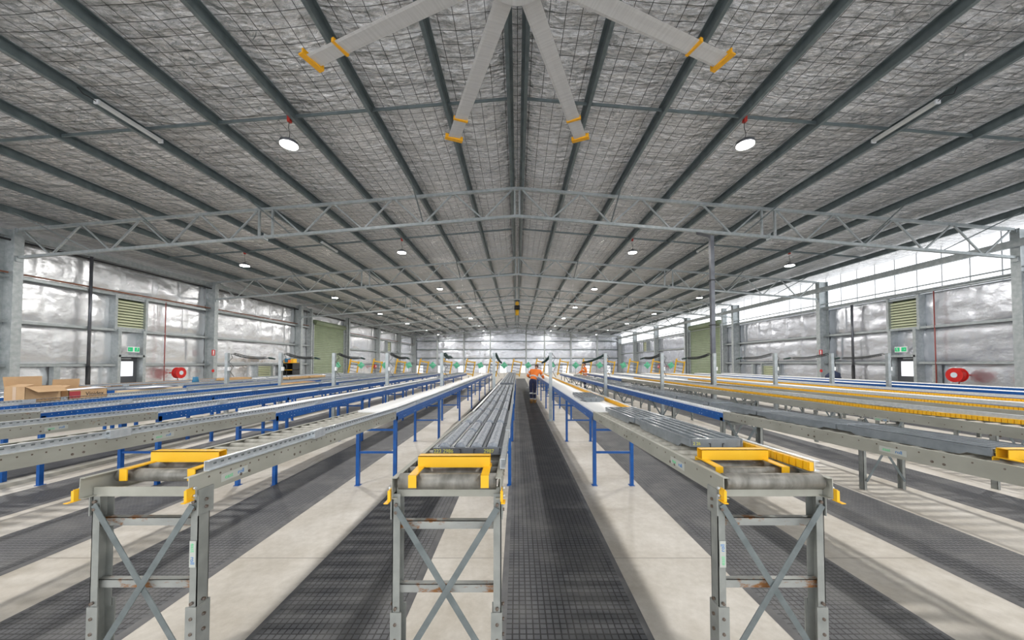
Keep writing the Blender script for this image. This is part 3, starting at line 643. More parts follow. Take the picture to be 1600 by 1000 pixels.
def conveyor(idx, x, grey_to=5.0, y_end=24.0, legs='blue', guide_side=None, gkind='zinc', gfrom=1.9, far_guide=None, dull=False, y_front=1.85, name=''):
    """one line = a grey front section and a blue section beyond it"""
    # grey section
    pos = name
    o = thing('roller_conveyor', 'grey roller conveyor front section, %s' % pos, 'conveyor', (x, 0, 0), 0, 'grey front sections of the conveyor lines')
    for s, xx in ((1, 0), (-1, WD)): rail(o, xx, s, y_front, grey_to, 'rail_grey')
    y = y_front + (.17 if idx == -1 else .05); k = 0; n_ = 0; rest = MB()
    while y < grey_to - .04:
        me = ROLF if k == 0 and idx != -1 else (ROLD if dull else (ROL if k < 3 else ROLB))
        zz = zt(y) - (.032 if k == 0 else (.036 if k < 3 else .030))
        if n_ < 100: put('roller', me, o, (0, y, zz)); n_ += 1
        y += (.17 if k == 0 else .15); k += 1
    part('end_crossbar', MB().b2(.01, WD - .01, y_front + .055, y_front + .065, zt(1.9) - .115, zt(1.9) - .065), M['rail_grey'], o)
    grey_frame(o, y_front + (.02 if idx == 0 else .06), zt(y_front), bolts=idx in (-1, 0, 1, 2))
    for s, xx in ((-1, 0), (1, WD)):
        zb_ = zt(1.85)
        def bx(a, b_, *r): return (min(xx + s * a, xx + s * b_), max(xx + s * a, xx + s * b_), *r)
        br = part('corner_bracket', MB().b2(*bx(.002, .007, y_front - .02, y_front + .03, zb_ - .115, zb_ - .055)).b2(*bx(-.002, .012, y_front - .024, y_front - .019, zb_ - .115, zb_ - .06)).b2(*bx(.002, .024, y_front - .045, y_front + .01, zb_ - .119, zb_ - .115)), M['yellow'], o)
        for z in (.06, .1): part('bolt', MB().cyl((xx + s * .008, y_front + .02, zt(1.85) - z), (xx + s * .02, y_front + .02, zt(1.85) - z), .008, 8), M['zinc'], br)
    y = y_front + 3.0
    while y < grey_to + .2 and grey_to > 5.5:
        if legs == 'blue': blue_frame(o, y, zt(y))
        else: grey_frame(o, y, zt(y), False)
        y += 2.9
    if guide_side is not None and gfrom < grey_to: guide(o, WD - .012, gfrom, min(grey_to, y_end) - .003, None, gkind)
    # blue section
    b = thing('roller_conveyor', 'blue-railed conveyor section with white rollers, %s' % pos, 'conveyor', (x, 0, 0), 0, 'blue sections of the conveyor lines')
    for s, xx in ((1, 0), (-1, WD)): rail(b, xx, s, grey_to + .003, y_end, 'blue', drop=.055 if idx >= 4 else .028)
    y = grey_to + .03; n_ = 0; rest = MB()
    while y < y_end - .03:
        z = zt(y) - .018
        if n_ < 98: put('roller', ROLW, b, (0, y, z)); n_ += 1
        else: white_roller_mb(rest, y, z)
        y += .066
    if rest.v: r_ = part('roller', rest, M['white_roller'], b); r_['kind'] = 'stuff'
    y = grey_to + .01
    while y < y_end:
        if legs == 'blue' or y < grey_to: blue_frame(b, y, zt(max(y, 5))) if legs == 'blue' else grey_frame(b, y, zt(max(y, 5)), False)
        else: grey_frame(b, y, zt(y), False)
        y += 2.8
    if guide_side is not None: guide(b, WD - .012, max(grey_to, gfrom), y_end - .5, None, 'zinc' if far_guide is None else far_guide)
    return o, b

LX = [-.66, -2.30, -4.02, -5.7, -7.38, -9.07, -10.77, -12.43]
RX = [1.085, 2.94, 4.78, 6.62, 8.46, 10.3, 12.14, 13.98]
CN = {}
CN[0] = conveyor(0, LX[0], guide_side=1, gfrom=2.0, name='central line left of the main aisle')
c0, c0b = CN[0]
for k in range(1, 8):
    CN[-k] = conveyor(-k, LX[k], grey_to=5.0 if k < 6 else 3.5, guide_side=1, gfrom=1.95, name='%s line left of the central one' % nth(k - 1))
for k in range(8):
    CN[k + 1] = conveyor(k + 1, RX[k], legs='blue' if k == 0 else 'grey', grey_to={2: 16.0, 3: 14.7}.get(k, 5.0 if k < 4 else 2.6), guide_side=1 if k in (0, 2, 3, 4) else None,
                         gkind='yellow', gfrom=1.95, far_guide='yellow' if k in (0, 4) else 'zinc', dull=k in (2, 3), name='%s line right of the main aisle' % nth(k))

# lettering stickers
for key, yy in ((-2, 3.42), (-3, 3.9), (-1, 2.15)):
    o = CN[key][0]; sticker(o, WD + .0012, 1, yy, zt(yy) - .06)
for key, yy in ((1, 2.38), (2, 2.75), (3, 4.6)):
    o = CN[key][0]; sticker(o, -.0012, -1, yy, zt(yy) - .06)
def leg_sticker(o, x, s):
    st = part('brand_sticker', MB().box((0, 0, 0), (.14, .0015, .034)), M['sticker'], o, (x, 1.905 - .0 , .72), (0, R(90 if s > 0 else -90), 0))
    text('sticker_lettering', 'east', .03, M['st_green'], st, (-.034, -.0012, 0), (R(90), 0, 0)); text('sticker_lettering', 'roll', .03, M['st_blue'], st, (.034, -.0012, 0), (R(90), 0, 0))
leg_sticker(CN[-1][0], WD - .022, 1); leg_sticker(CN[1][0], .022, -1)

# yellow end stops resting on the first rollers
def end_stop(x, y, label):
    """y = axis of the roller that the hooks drape over"""
    z = zt(y) - .004
    o = thing('end_stop', label, 'end stop', (x, y, z), 0, 'yellow end stops')
    part('crossbar', MB().b2(-.205, .205, .105, .109, .014, .078).b2(-.205, .205, .105, .165, .074, .078).b2(-.205, .205, .161, .165, .014, .078), M['yellow'], o)
    for s in (-1, 1):
        x_ = s * .19
        part('hook_arm', MB().b2(x_ - .021, x_ + .021, -.052, .18, .014, .020).b2(x_ - .021, x_ + .021, -.056, -.050, -.045, .020).b2(x_ - .021, x_ + .021, .174, .18, -.03, .020), M['yellow'], o)
end_stop(LX[0] + .30, 1.90, 'yellow painted end stop hooked on the front rollers of the central conveyor')
end_stop(LX[1] + .29, 2.02, 'yellow painted end stop hooked on the front rollers of the front left conveyor')
end_stop(RX[0] + .265, 2.07, 'yellow painted end stop hooked on the front rollers of the front right conveyor')
end_stop(RX[1] + .31, 2.07, 'yellow painted end stop at the right picture edge beside the long grey trays')

# ---------------------------------------------------------------- core trays and rock cores
def tray_mesh(w, L, h, n, m, foot=.03, rr=.36):
    mb = MB(); cw = (w - .03) / n
    pts = [(-w / 2 + .012, foot)] ; r = cw * rr
    top = [(-w / 2, h)]
    prof = [(w / 2 - .02, foot * .8), (w / 2 - .008, h - .012), (w / 2, h - .012), (w / 2, h)]
    for k in range(n - 1, -1, -1):
        cx = -w / 2 + .015 + cw * (k + .5)
        prof.append((cx + r + .002, h))
        for t in range(0, 9):
            a = math.pi * t / 8; prof.append((cx + r * math.cos(a), h - .004 - (h - .012) * .85 * math.sin(a)))
        prof.append((cx - r - .002, h))
    prof += [(-w / 2, h), (-w / 2, h - .012), (-w / 2 + .008, h - .012), (-w / 2 + .02, foot * .8)]
    clean = []
    for p in prof:
        if not clean or (abs(p[0] - clean[-1][0]) > 1e-5 or abs(p[1] - clean[-1][1]) > 1e-5): clean.append(p)
    mb.prof((0, .02, 0), (0, L - .02, 0), clean)
    for y0, y1 in ((0, .022), (L - .022, L)):
        sg = [( -w / 2 + .01, h), (w / 2 - .01, h), (w / 2 - .016, foot), (.14 * w / .38, foot), (.10 * w / .38, 0), (-.10 * w / .38, 0), (-.14 * w / .38, foot), (-w / 2 + .016, foot)]
        mb.prof((0, y0, 0), (0, y1, 0), sg)
    for s in (-1, 1):
        x = s * (w / 2 - .012)
        mb.add([(x + q, yy, zz) for q in (-.008, .008) for yy, zz in ((.0, foot), (.0, h), (L, h), (L, foot), (L * .88, foot), (L * .84, 0), (L * .16, 0), (L * .12, foot))],
               [tuple(range(8))[::-1], tuple(range(8, 16))] + [(i, (i + 1) % 8, 8 + (i + 1) % 8, 8 + i) for i in range(8)])
    return mb.mesh('tray_body', m)
TB1 = tray_mesh(.455, 1.10, .062, 4, M['tray'], .018, .40); TB2 = tray_mesh(.385, 1.16, .085, 5, M['tray2'], .03, .37); TB3 = tray_mesh(.40, 1.08, .07, 5, M['tray2'], .02, .37)
TAB = MB().b2(-.045, -.041, -.004, .0, .012, .055).b2(.041, .045, -.004, 0, .012, .055).b2(-.055, -.045, -.004, 0, .05, .055).b2(.045, .055, -.004, 0, .05, .055).mesh('end_clip', M['black'])
def tray_pitch(y0, y1): return math.atan2(zt(y1) - zt(y0), y1 - y0)
def core_mesh(L, r, seed):
    mb = MB(); n = 14; m_ = 9; vs = []
    for i in range(m_ + 1):
        y = L * i / m_
        for k in range(n):
            a = 2 * math.pi * k / n; rr = r * (1 + .05 * noise.noise((math.cos(a) * 2, math.sin(a) * 2 + seed, y * 9)))
            vs.append((rr * math.cos(a), y + (.008 * noise.noise((a, seed, i)) if i in (0, m_) else 0), rr * math.sin(a)))
    mb.add(vs, [(i * n + k, (i + 1) * n + k, (i + 1) * n + (k + 1) % n, i * n + (k + 1) % n) for i in range(m_) for k in range(n)], True)
    mb.add([vs[k] for k in range(n)], [tuple(range(n))]); mb.add([vs[m_ * n + k] for k in range(n)], [tuple(range(n))[::-1]])
    return mb.mesh('rock_core', M['core'])
CORES = [core_mesh(1.0, .038, 1), core_mesh(.54, .0375, 2), core_mesh(.38, .0375, 3)]
y = 2.29; k = 0
while y < 23 and k < 18:
    if k == 7: y += 1.0
    cx = LX[0] + .335; z = zt(y + .1) + .004
    a = tray_pitch(y, y + 1.0)
    o = thing('core_tray', 'grey four-channel core tray, %s from the front, central conveyor' % nth(k), 'core tray', (cx, y, z), 0, 'core trays on the central conveyor'); o.rotation_euler = (a, 0, 0)
    put('tray_body', TB1, o); put('end_clip', TAB, o)
    if k == 0:
        text('marker_writing', '223 2986', .034, M['chalk'], o, (-.155, -.001, .04), (R(90), 0, 0)); text('marker_writing', '2987', .034, M['chalk'], o, (.14, -.001, .04), (R(90), 0, 0))
    cw = (.455 - .03) / 4
    for j in range(4):
        xx = cx - .2275 + .015 + cw * (j + .5); chn = ('left', 'second', 'third', 'right')[j]
        segs = [(CORES[0], .05)] if (j != 1 or k > 2) else [(CORES[1], .045), (CORES[2], .67)]
        if k > 2 and (k * 5 + j * 3) % 4 == 0: segs = [(CORES[1], .05), (CORES[2], .6)]
        for q, (cm, dy) in enumerate(segs):
            c_ = put('rock_core', cm, None, (xx, y + dy * math.cos(a), z + dy * math.sin(a) + .048), (a, R(37 * j + 11 * k), 0))
            c_.rotation_euler = (a, 0, 0)
            tag(c_, 'grey rock core%s, %s channel of the %s tray, central conveyor' % (('', ' piece')[len(segs) > 1] if q == 0 else ' rear piece', chn, nth(k)), 'rock core', 'rock cores in the central trays')
    y += 1.13; k += 1
def flat_tray(x, y, label, group, body, rz=0, dz=.004, write=None):
    o = thing('core_tray', label, 'core tray', (x, y, zt(y + .3) + dz), 0, group); o.rotation_euler = (tray_pitch(y, y + 1.0), 0, rz)
    put('tray_body', body, o)
    put('end_clip', TAB, o)
    if write: text('marker_writing', write, .03, M['chalk'], o, (-.14 if len(write) > 3 else .16, -.001, .052), (R(90), 0, 0))
    return o
flat_tray(RX[0] + .335, 2.5, 'pale grey slotted core tray nearest the yellow stop on the front right conveyor', 'core trays on the front right conveyor', TB2, write='2 26')
flat_tray(RX[0] + .325, 3.68, 'pale grey slotted core tray second from the front on the right conveyor', 'core trays on the front right conveyor', TB2)
flat_tray(RX[0] + .27, 6.2, 'lone pale grey core tray on the white rollers of the right conveyor', 'core trays on the front right conveyor', TB2)
y = 2.25; k = 0
while y < 18:
    flat_tray(RX[1] + .30, y, 'grey slotted core tray, %s from the front, second conveyor right of aisle' % nth(k), 'core trays on the second right conveyor', TB3, write='2 1018' if k == 0 else None); y += 1.11; k += 1
for key, y0, nm in ((2, 16.9, 'second'), (3, 11.0, 'third'), (4, 13.0, 'fourth'), (5, 9.5, 'fifth'), (6, 8.5, 'sixth')):
    y = y0; k = 0
    while y < 22.8:
        flat_tray(LX[key] + .28, y, 'dull grey core tray, %s in the row on the %s left conveyor' % (nth(k), nm), 'core trays on the %s left conveyor' % nm, TB3); y += 1.11; k += 1
for k, (key, y) in enumerate([(4, 12.0 - 1.2), (5, 13.2), (5, 14.5), (6, 12.4), (7, 9.0), (7, 10.3), (7, 11.6), (7, 13.0), (7, 14.4)]):
    o = thing('timber_tray', 'tan timber core box, %s in the row of tan boxes on the left conveyors' % nth(k), 'timber box', (LX[key] + .28, y, zt(y) + (.08 if key in (5, 6) else .004)), 0, 'tan timber core boxes')
    part('box_body', MB().b2(-.2, .2, 0, 1.15, 0, .012).b2(-.2, -.185, 0, 1.15, 0, .08).b2(.185, .2, 0, 1.15, 0, .08).b2(-.2, .2, 0, .015, 0, .08).b2(-.2, .2, 1.135, 1.15, 0, .08).b2(-.07, -.06, 0, 1.15, 0, .07).b2(.06, .07, 0, 1.15, 0, .07), M['tan'], o)

# ---------------------------------------------------------------- cardboard, timber, papers on the left
def carton(x, y, z, w, d, h, rz, label, flaps=True):
    o = thing('cardboard_box', label, 'cardboard box', (x, y, z), rz)
    t = .006
    part('walls', MB().b2(-w / 2, w / 2, -d / 2, -d / 2 + t, 0, h).b2(-w / 2, w / 2, d / 2 - t, d / 2, 0, h).b2(-w / 2, -w / 2 + t, -d / 2, d / 2, 0, h).b2(w / 2 - t, w / 2, -d / 2, d / 2, 0, h).b2(-w / 2, w / 2, -d / 2, d / 2, 0, t), M['card'], o)
    return o
zb = zt(6) + .004
w, d, h = .36, .48, .28
o = carton(-8.67, 6.27, zb, w, d, h, 0, 'large open cardboard box with raised flaps on the left conveyor')
def slab(pts, n, m, parent, name='flap'):
    n = Vector(n).normalized() * .005; k = len(pts); vs = [Vector(p) for p in pts] + [Vector(p) + n for p in pts]
    return part(name, MB().add(vs, [tuple(range(k))[::-1], tuple(range(k, 2 * k))] + [(i, (i + 1) % k, k + (i + 1) % k, k + i) for i in range(k)]), m, parent)
slab([(-w / 2, -d / 2, h), (-w / 2, d / 2, h), (-w / 2 - .03, d / 2 + .02, h + .17), (-w / 2 - .03, -d / 2, h + .17)], (-1, 0, 0), M['card'], o)
slab([(w / 2, -d / 2, h), (w / 2, d / 2, h), (w / 2 + .15, d / 2 - .02, h - .10), (w / 2 + .15, -d / 2 + .06, h - .10)], (0, 0, 1), M['card'], o)
slab([(-w / 2, -d / 2, h), (w / 2, -d / 2, h), (w / 2 - .03, -d / 2 + .15, h + .035), (-w / 2 + .02, -d / 2 + .15, h + .035)], (0, 0, 1), M['card'], o)
part('tape', MB().b2(-.03, .03, -d / 2 - .002, -d / 2, .0, h), M['tape'], o)
o = carton(-8.95, 7.03, zb, .26, .42, .21, 0, 'cardboard box with one tall upright flap behind the large open box')
slab([(-.13, -.21, .21), (-.13, .21, .21), (-.13, .22, .37), (-.13, -.2, .37)], (1, 0, 0), M['card'], o)
slab([(-.13, -.21, .21), (.13, -.21, .21), (.13, -.12, .25), (-.13, -.12, .25)], (0, 0, 1), M['card'], o)
o = carton(-8.62, 6.93, zb, .26, .62, .17, 0, 'low cardboard box with black lettering and a red printed patch')
text('box_lettering', 'Vinidex', .10, M['black'], o, (.1315, .10, .085), (R(90), 0, R(90)), .001)
part('red_patch', MB().b2(.131, .133, -.30, -.13, .02, .15), M['card_red'], o)
slab([(-.13, -.31, .172), (.13, -.31, .172), (.12, .30, .185), (-.13, .31, .20)], (0, 0, 1), M['paper'], o, 'paper_sheet')
for k, (x, y, L_) in enumerate([(-8.65, 7.4, 1.5), (-8.8, 7.45, 1.7), (-8.72, 7.6, 1.4)]):
    tag(part('timber_stake', MB().bar((x, y, zt(9) + .03 + .055 * (k == 2)), (x + .08 * (k - 1), y + L_, zt(9) + .03 + .055 * (k == 2)), .06, .05), M['timber']), 'pale timber stake beside the lettered box, %s' % ('nearest the aisle', 'on the wall side', 'lying on top')[k], 'timber')
tag(part('paper_sheet', MB().add([(-8.95, 8.00, 1.165), (-8.5, 8.00, 1.175), (-8.48, 8.60, 1.175), (-8.95, 8.65, 1.185), (-8.95, 8.00, 1.162), (-8.5, 8.00, 1.172), (-8.48, 8.60, 1.172), (-8.95, 8.65, 1.182)], [(0, 1, 2, 3), (7, 6, 5, 4), (0, 4, 5, 1), (1, 5, 6, 2), (2, 6, 7, 3), (3, 7, 4, 0)]), M['paper']), 'white paper sheet lying over the timber stakes', 'paper')
for k, (x, y, c_) in enumerate([(-10.4, 11.3, 'item_blue'), (-10.5, 10.0, 'item_dark'), (-10.35, 13.2, 'paper')]):
    tag(part('plastic_tub', MB().cyl((x, y, zt(9)), (x, y, zt(9) + (.26, .06, .08)[k]), .1, 14, .07), M[c_]), '%s on the left conveyor in front of the hose reel' % ('blue plastic tub', 'flat dark tub', 'low white tub')[k], 'tub')
def bag():
    mb = MB(); n = 18; vs = []
    for i_ in range(9):
        ph = math.pi / 2 * i_ / 8
        for q in range(n):
            t = 2 * math.pi * q / n; v = Vector((math.cos(ph) * math.cos(t) * .36, math.cos(ph) * math.sin(t) * .3, math.sin(ph) * .42))
            vs.append(tuple(v * (1 + .22 * noise.noise(v * 5))))
    mb.add(vs, [(i_ * n + q, i_ * n + (q + 1) % n, (i_ + 1) * n + (q + 1) % n, (i_ + 1) * n + q) for i_ in range(8) for q in range(n)], True)
    return mb
o = thing('work_trolley', 'dark bag slumped on a low trolley by the right wall downpipe', 'trolley', (16.2, 17.9, 0))
part('bag', bag(), M['item_dark'], o, (0, 0, .92)); part('deck', MB().b2(-.4, .4, -.35, .35, .86, .92), M['galv'], o)
for a in (-.36, .36):
    for b_ in (-.31, .31): part('leg', MB().b2(a - .02, a + .02, b_ - .02, b_ + .02, 0, .86), M['galv'], o)
# shelf unit by the left wall
o = thing('shelf_unit', 'black shelf unit with yellow shelves beside the left wall column', 'shelf', (-17.2, 26.3, 0))
part('carcass', MB().b2(-.5, .5, .45, .48, 0, 1.75).b2(-.5, -.45, -.3, .48, 0, 1.75).b2(.0, .05, -.3, .48, 0, 1.75).b2(.45, .5, -.3, .48, 0, 1.75), M['black'], o)
for z in (.7, 1.2, 1.73): part('shelf', MB().b2(-.5, .5, -.3, .45, z, z + .04), M['yellow'], o)
for k, (dx, c_, nm, hh) in enumerate([(-.32, 'tan', 'brown carton', .2), (-.08, 'item_blue', 'blue tub', .3), (.16, 'orange', 'orange case', .2), (.36, 'yellow', 'yellow case', .28)]):
    tag(part('storage_case', MB().b2(-17.2 + dx - .1, -17.2 + dx + .1, 26.1, 26.5, 1.77, 1.77 + hh), M[c_]), '%s standing on top of the black shelf unit' % nm, 'case')

# ---------------------------------------------------------------- posts with coiled cables
def coil_mesh(L, drop, r, turns, m):
    pts = [(-.0, 0, 0)]
    for i in range(turns * 8 + 1):
        t = i / 8 * 2 * math.pi; f = i / (turns * 8)
        sagz = -drop * f - .05 * math.sin(math.pi * f)
        pts.append((r * math.cos(t), .15 + (L - .3) * f, sagz + r * math.sin(t)))
    pts.append((0, L, -drop))
    return MB().tube(pts, .011, 4).mesh('coil', m)
CO = [coil_mesh(3.9, .26, .035, 46, M['green_coil']), coil_mesh(1.7, .10, .04, 22, M['black_coil']), coil_mesh(1.1, .08, .05, 16, M['green_coil'])]
for k in range(-6, 7):
    if k < 0: x, yp = LX[-k - 1] - .07, 11.0
    elif k == 0: x, yp = RX[0] - .07, 10.6
    else: x, yp = RX[k] - .07 - (.14 if k == 3 else 0), 11.35
    nm = 'just right of the main aisle' if k == 0 else '%s post %s of the main aisle one' % (nth(abs(k) - 1), 'left' if k < 0 else 'right')
    o = thing('service_post', 'pale steel service post, %s' % nm, 'post', (x, yp, 0), 0, 'service posts')
    part('post', MB().b2(-.045, .045, -.045, .045, 0, 2.06), M['galv'], o); part('base_plate', MB().b2(-.11, .11, -.11, .11, 0, .012), M['galv'], o)
    part('outlet_box', MB().b2(.045, .09, -.04, .04, 1.5, 1.62), M['white'], o)
    near = abs(k) < 2 or k in (-2,)
    kc = 0 if abs(k) < 2 else (2 if k == -2 else 1); Lc = (3.9, 1.7, 1.1)[kc]; Dc = (.26, .10, .08)[kc]
    c_ = thing('coiled_hose', '%s coiled hose on the service post, %s' % ('dark green' if near else 'black', nm), 'hose', (x + (-.05 if k == 3 else .05), yp + .07, 2.03), 0, 'coiled hoses')
    put('coil', CO[kc], c_)
    part('loose_tail', MB().tube([(0, 0, 0), (.1, -.05, -.12), (.02, -.1, -.25), (.12, -.02, -.4), (.02, -.05, -.55), (.12, 0, -.72)], .008, 4), M['black_coil'], c_)
    part('hand_grip', MB().cyl((.0, Lc, -Dc), (0, Lc + .3, -Dc - .03), .035, 10), M['green_coil'], c_)

# yellow tilted frames and mint panels beyond the conveyors
fr_m = MB(); fr_m.b2(-.34, -.26, -.04, .04, 0, 1.15).b2(.26, .34, -.04, .04, 0, 1.1).b2(-.3, .3, -.03, .03, .98, 1.06).b2(-.3, .3, -.03, .03, .1, .16)
fr_m.cyl((-.28, 0, 1.1), (-.28, 0, 1.2), .04, 10); fr_me = fr_m.mesh('frame', M['yellow'])
sl_me = MB().b2(-.26, .26, -.01, .01, .32, .36).b2(-.26, .26, -.01, .01, .55, .59).b2(-.26, .26, -.01, .01, .78, .82).mesh('rungs', M['dark_steel'])
st_me = MB().b2(-.02, .02, -.02, .02, 0, .8).b2(-.2, .2, -.2, .2, 0, .02).mesh('stand', M['dark_steel'])
def mint_mesh():
    mb = MB(); n = 16; vs = []
    for yy in (-.03, .03):
        for k in range(n):
            a = 2 * math.pi * k / n; r = .2 * (1 + .22 * math.cos(4 * a) + .12 * noise.noise((a * 2, 4, 1)))
            vs.append((r * math.cos(a), yy, r * math.sin(a)))
    vs += [(0, -.08, 0), (0, .08, 0)]
    mb.add(vs, [(k, (k + 1) % n, n + (k + 1) % n, n + k) for k in range(n)] + [((k + 1) % n, k, 2 * n) for k in range(n)] + [(n + k, n + (k + 1) % n, 2 * n + 1) for k in range(n)]); return mb.mesh('panel', M['mint'])
mint = mint_mesh(); pole_me = MB().b2(-.012, .012, -.012, .012, 0, 1.5).b2(-.12, .12, -.12, .12, 0, .015).mesh('pole', M['galv'])
yf = 24.9
for k in range(-7, 8):
    x = -.15 + 1.66 * k
    nm = 'in line with the central conveyor' if k == 0 else '%s %s of the central one' % (nth(abs(k) - 1), 'left' if k < 0 else 'right')
    o = thing('tilted_rack', 'yellow tilted ladder-like rack beyond the conveyors, %s' % nm, 'rack', (x, yf, 0), 0, 'yellow tilted racks')
    fr = put('frame', fr_me, o, (0, 0, .82), (0, R(10), 0)); put('rungs', sl_me, o, (0, 0, .82), (0, R(10), 0)); put('stand', st_me, o, (0, .03, 0))
    o = thing('mint_sign', 'mint green panel on a thin pole, %s' % nm, 'panel', (x - .75, yf - .6, 0), 0, 'mint green panels on poles')
    put('panel', mint, o, (0, 0, 1.58), (0, R(10 * (k % 3)), 0)); put('pole', pole_me, o)
    c_ = thing('coiled_hose', 'dark green hose slung level by the yellow rack, %s' % nm, 'hose', (x - .55, yf - .15, 1.66), R(-90), 'hoses beside the racks')
    put('coil', bpy.data.meshes['coil'], c_).scale = (.9, .32, .2)

# ---------------------------------------------------------------- people
def skin_obj(name, chains, m, parent, levels=1):
    """chains: list of lists of (x,y,z,r); first vertex of later chains joins the nearest existing one"""
    vs, es, rs = [], [], []
    for ch in chains:
        prev = None
        for i, p in enumerate(ch):
            v = Vector(p[:3]); idx = None
            if i == 0:
                for j, q in enumerate(vs):
                    if (q - v).length < 1e-4: idx = j
            if idx is None: vs.append(v); rs.append(p[3]); idx = len(vs) - 1
            if prev is not None: es.append((prev, idx))
            prev = idx
    me = bpy.data.meshes.new(name + '_skeleton'); me.from_pydata(vs, es, []); o = bpy.data.objects.new(name, me); C.objects.link(o)
    sk = o.modifiers.new('s', 'SKIN'); sk.use_smooth_shade = True; sb = o.modifiers.new('u', 'SUBSURF'); sb.levels = levels; sb.render_levels = levels
    sv = me.skin_vertices[0].data
    for i, r in enumerate(rs):
        rr = r if isinstance(r, tuple) else (r, r); sv[i].radius = rr; sv[i].use_root = (i == 0)
    bpy.context.view_layer.update(); dg = bpy.context.evaluated_depsgraph_get()
    nm = bpy.data.meshes.new_from_object(o.evaluated_get(dg)); bpy.data.objects.remove(o); nm.name = name
    nm.materials.clear(); nm.materials.append(m)
    for p in nm.polygons: p.use_smooth = True
    return put(name, nm, parent)
def lerp(a, b, t): return tuple(a[i] + (b[i] - a[i]) * t for i in range(3))
def person(root, J, glove):
    """J: joints dict in local coordinates"""
    P = Vector(J['pelvis']); N = Vector(J['neck']); Hd = Vector(J['head'])
    def c(p, r): return (*p, r)
    body = [[c(P, .12), c(lerp(P, N, .4), .11), c(lerp(P, N, .75), .13), c(N, .06), c(lerp(N, Hd, .4), .055)]]
    for s in 'LR':
        body.append([c(lerp(P, N, .75), .13), c(J['sh' + s], .06), c(J['el' + s], .045), c(J['ha' + s], .03)])
        body.append([c(P, .12), c(J['hip' + s], .09), c(J['kn' + s], .06), c(J['an' + s], .04), c(tuple(Vector(J['an' + s]) + Vector(J['toe'])), .035)])
        hd = Vector(J['ha' + s]); d = (hd - Vector(J['el' + s])).normalized(); sd = d.cross(Vector((0, 0, 1))).normalized(); palm = hd + d * .06
        body.append([c(hd, .03), c(palm, .024)])
        for f in range(4):
            a = palm + sd * (.024 * (f - 1.5)); L_ = (.055, .068, .062, .048)[f]
            body.append([c(palm, .024), c(a + d * .02, .009), c(a + d * (.02 + L_ * .55) + Vector((0, 0, -.006)), .0085), c(a + d * (.02 + L_) + Vector((0, 0, -.02)), .007)])
        body.append([c(hd, .03), c(hd + sd * .035 + d * .03, .01), c(hd + sd * .045 + d * .065 + Vector((0, 0, -.01)), .008)])
    b = skin_obj('body', body, M['skin'], root, 1)
    # head: shaped ellipsoid with face
    up = (Hd - N).normalized(); face = Vector(J['face']).normalized(); sd = face.cross(up).normalized(); face = up.cross(sd).normalized()
    def sph(cn, rx, ry, rz, n=18, m_=12, f=None):
        mb = MB(); vs = []
        for i in range(m_ + 1):
            ph = math.pi * i / m_
            for k in range(n):
                th = 2 * math.pi * k / n; x, y, z = math.sin(ph) * math.cos(th), math.sin(ph) * math.sin(th), math.cos(ph)
                if f: x, y, z = f(x, y, z)
                vs.append(cn + sd * x * rx + face * y * ry + up * z * rz)
        mb.add(vs, [(i * n + k, (i + 1) * n + k, (i + 1) * n + (k + 1) % n, i * n + (k + 1) % n) for i in range(m_) for k in range(n)], True); return mb
    def jaw(x, y, z):
        if z < 0: x *= 1 + .22 * z; y = y * (1 + .05 * z) + .12 * (-z) * (1 if y > 0 else .2)
        return x, y, z
    hm = sph(Hd, .075, .095, .12, f=jaw); nose = Hd + face * .092 - up * .01
    hm.add([nose + up * .035 - face * .01, nose + sd * .016 - up * .018, nose - sd * .016 - up * .018, nose + face * .022 - up * .012], [(0, 3, 1), (0, 2, 3), (1, 3, 2)])
    for q in (-1, 1): e = sph(Hd + sd * q * .076 - up * .005, .010, .022, .032, 8, 6); hm.add(e.v, e.f, True)
    hobj = part('head', hm, M['skin'], root)
    ey = MB()
    for q in (-1, 1): e = sph(Hd + sd * q * .03 + face * .085 + up * .012, .012, .009, .007, 8, 6); ey.add(e.v, e.f, True)
    part('eyes', ey, M['black'], hobj); part('mouth', sph(Hd + face * .092 - up * .058, .024, .008, .005, 8, 6), M['card_red'], hobj)
    hr = sph(Hd + up * .022 - face * .016, .082, .092, .108); part('hair', hr, M['hair'], root)
    # clothes
    sh = [[c(lerp(P, N, -.05), .155), c(lerp(P, N, .35), .15), c(lerp(P, N, .75), .165), c(lerp(P, N, .98), .085)]]
    for s in 'LR': sh.append([c(lerp(P, N, .75), .165), c(J['sh' + s], .085), c(J['el' + s], .066), c(lerp(J['el' + s], J['ha' + s], .8), .052)])
    sho = skin_obj('shirt', sh, M['orange'], root, 2)
    tr = [[c(P, .138), c(lerp(P, N, .12), .135)]]
    for s in 'LR': tr.append([c(P, .138), c(J['hip' + s], .105), c(J['kn' + s], .075), c(lerp(J['kn' + s], J['an' + s], .9), .06)])
    tro = skin_obj('trousers', tr, M['navy'], root, 2)
    def band(a, b, t, r, parent):
        a_, b_ = Vector(a), Vector(b); d = (b_ - a_).normalized(); m_ = a_.lerp(b_, t)
        part('reflective_band', MB().cyl(m_ - d * .028, m_ + d * .028, r, 18), M['reflect'], parent)
    band(P, N, .30, .172, sho)
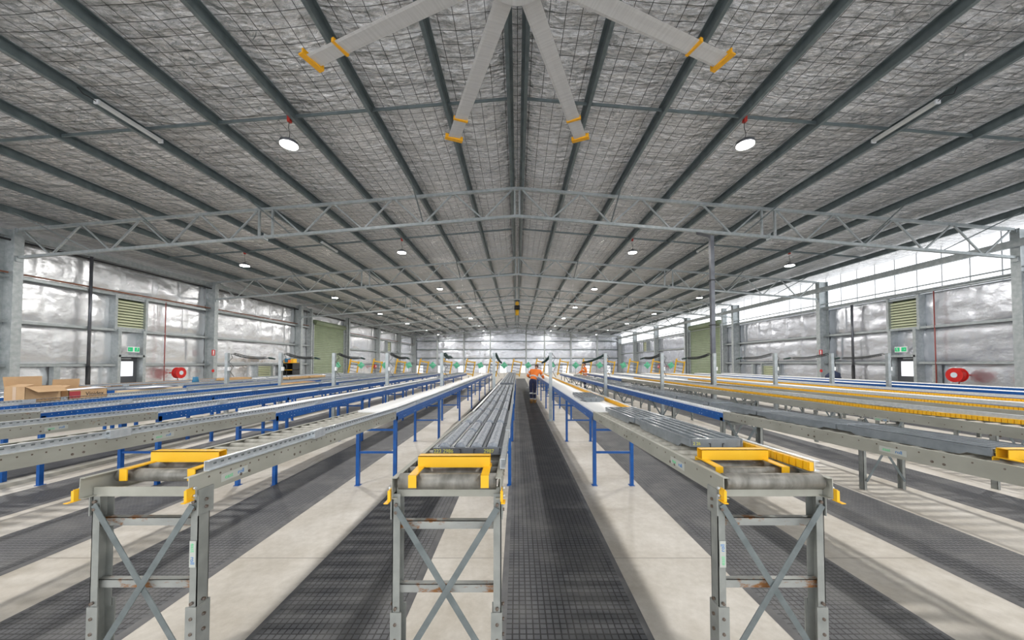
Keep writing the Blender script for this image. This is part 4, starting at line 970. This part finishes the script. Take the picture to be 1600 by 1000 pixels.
    for s in 'LR':
        band(J['kn' + s], J['an' + s], .2, .082, tro); band(J['kn' + s], J['an' + s], .78, .073, tro); band(J['sh' + s], J['el' + s], .6, .082, sho)
        a = Vector(J['an' + s]); t = Vector(J['toe'])
        part('boot', MB().cyl(a + Vector((0, 0, -.05)), a + Vector((0, 0, .10)), .065, 12, .075).box(a + t * .5 + Vector((0, 0, -.05)), (.1, .1 + abs(t.y) * 1.1, .07), Matrix.Rotation(math.atan2(-t.x, t.y), 3, 'Z')), M['boot'], root)
        if glove:
            hd = Vector(J['ha' + s]); d = (hd - Vector(J['el' + s])).normalized(); part('glove', MB().cyl(hd - d * .05, hd + d * .05, .04, 10, .036), M['glove'], root)
p1 = thing('person', 'person in orange hi-vis shirt and navy trousers bending over the conveyor in the main aisle', 'person', (.68, 15.1, 0.013))
person(p1, dict(pelvis=(0, .0, .96), neck=(.14, .34, 1.42), head=(.19, .47, 1.56), face=(.25, 1, -.5), shL=(-.06, .28, 1.39), shR=(.33, .28, 1.36), elL=(-.22, .30, 1.17), elR=(.46, .36, 1.13),
    haL=(-.14, .50, 1.10), haR=(.50, .56, 1.06), hipL=(-.09, 0, .92), hipR=(.09, 0, .92), knL=(-.07, .03, .50), knR=(.08, .05, .50), anL=(-.06, -.05, .085), anR=(.09, .08, .085), toe=(.01, .15, -.045)), True)
p2 = thing('person', 'person in orange and navy hi-vis shirt standing beyond the right conveyors, hand to face', 'person', (4.05, 20.8, 0.013))
person(p2, dict(pelvis=(0, 0, .97), neck=(-.02, 0, 1.47), head=(-.05, 0, 1.63), face=(-1, -.2, -.05), shL=(-.02, -.18, 1.42), shR=(-.02, .18, 1.42), elL=(-.22, -.2, 1.22), elR=(-.2, .2, 1.2),
    haL=(-.17, -.09, 1.46), haR=(-.38, .1, 1.12), hipL=(0, -.09, .92), hipR=(0, .09, .92), knL=(-.02, -.09, .5), knR=(.0, .09, .5), anL=(0, -.1, .085), anR=(.02, .1, .085), toe=(-.15, 0, -.045)), False)
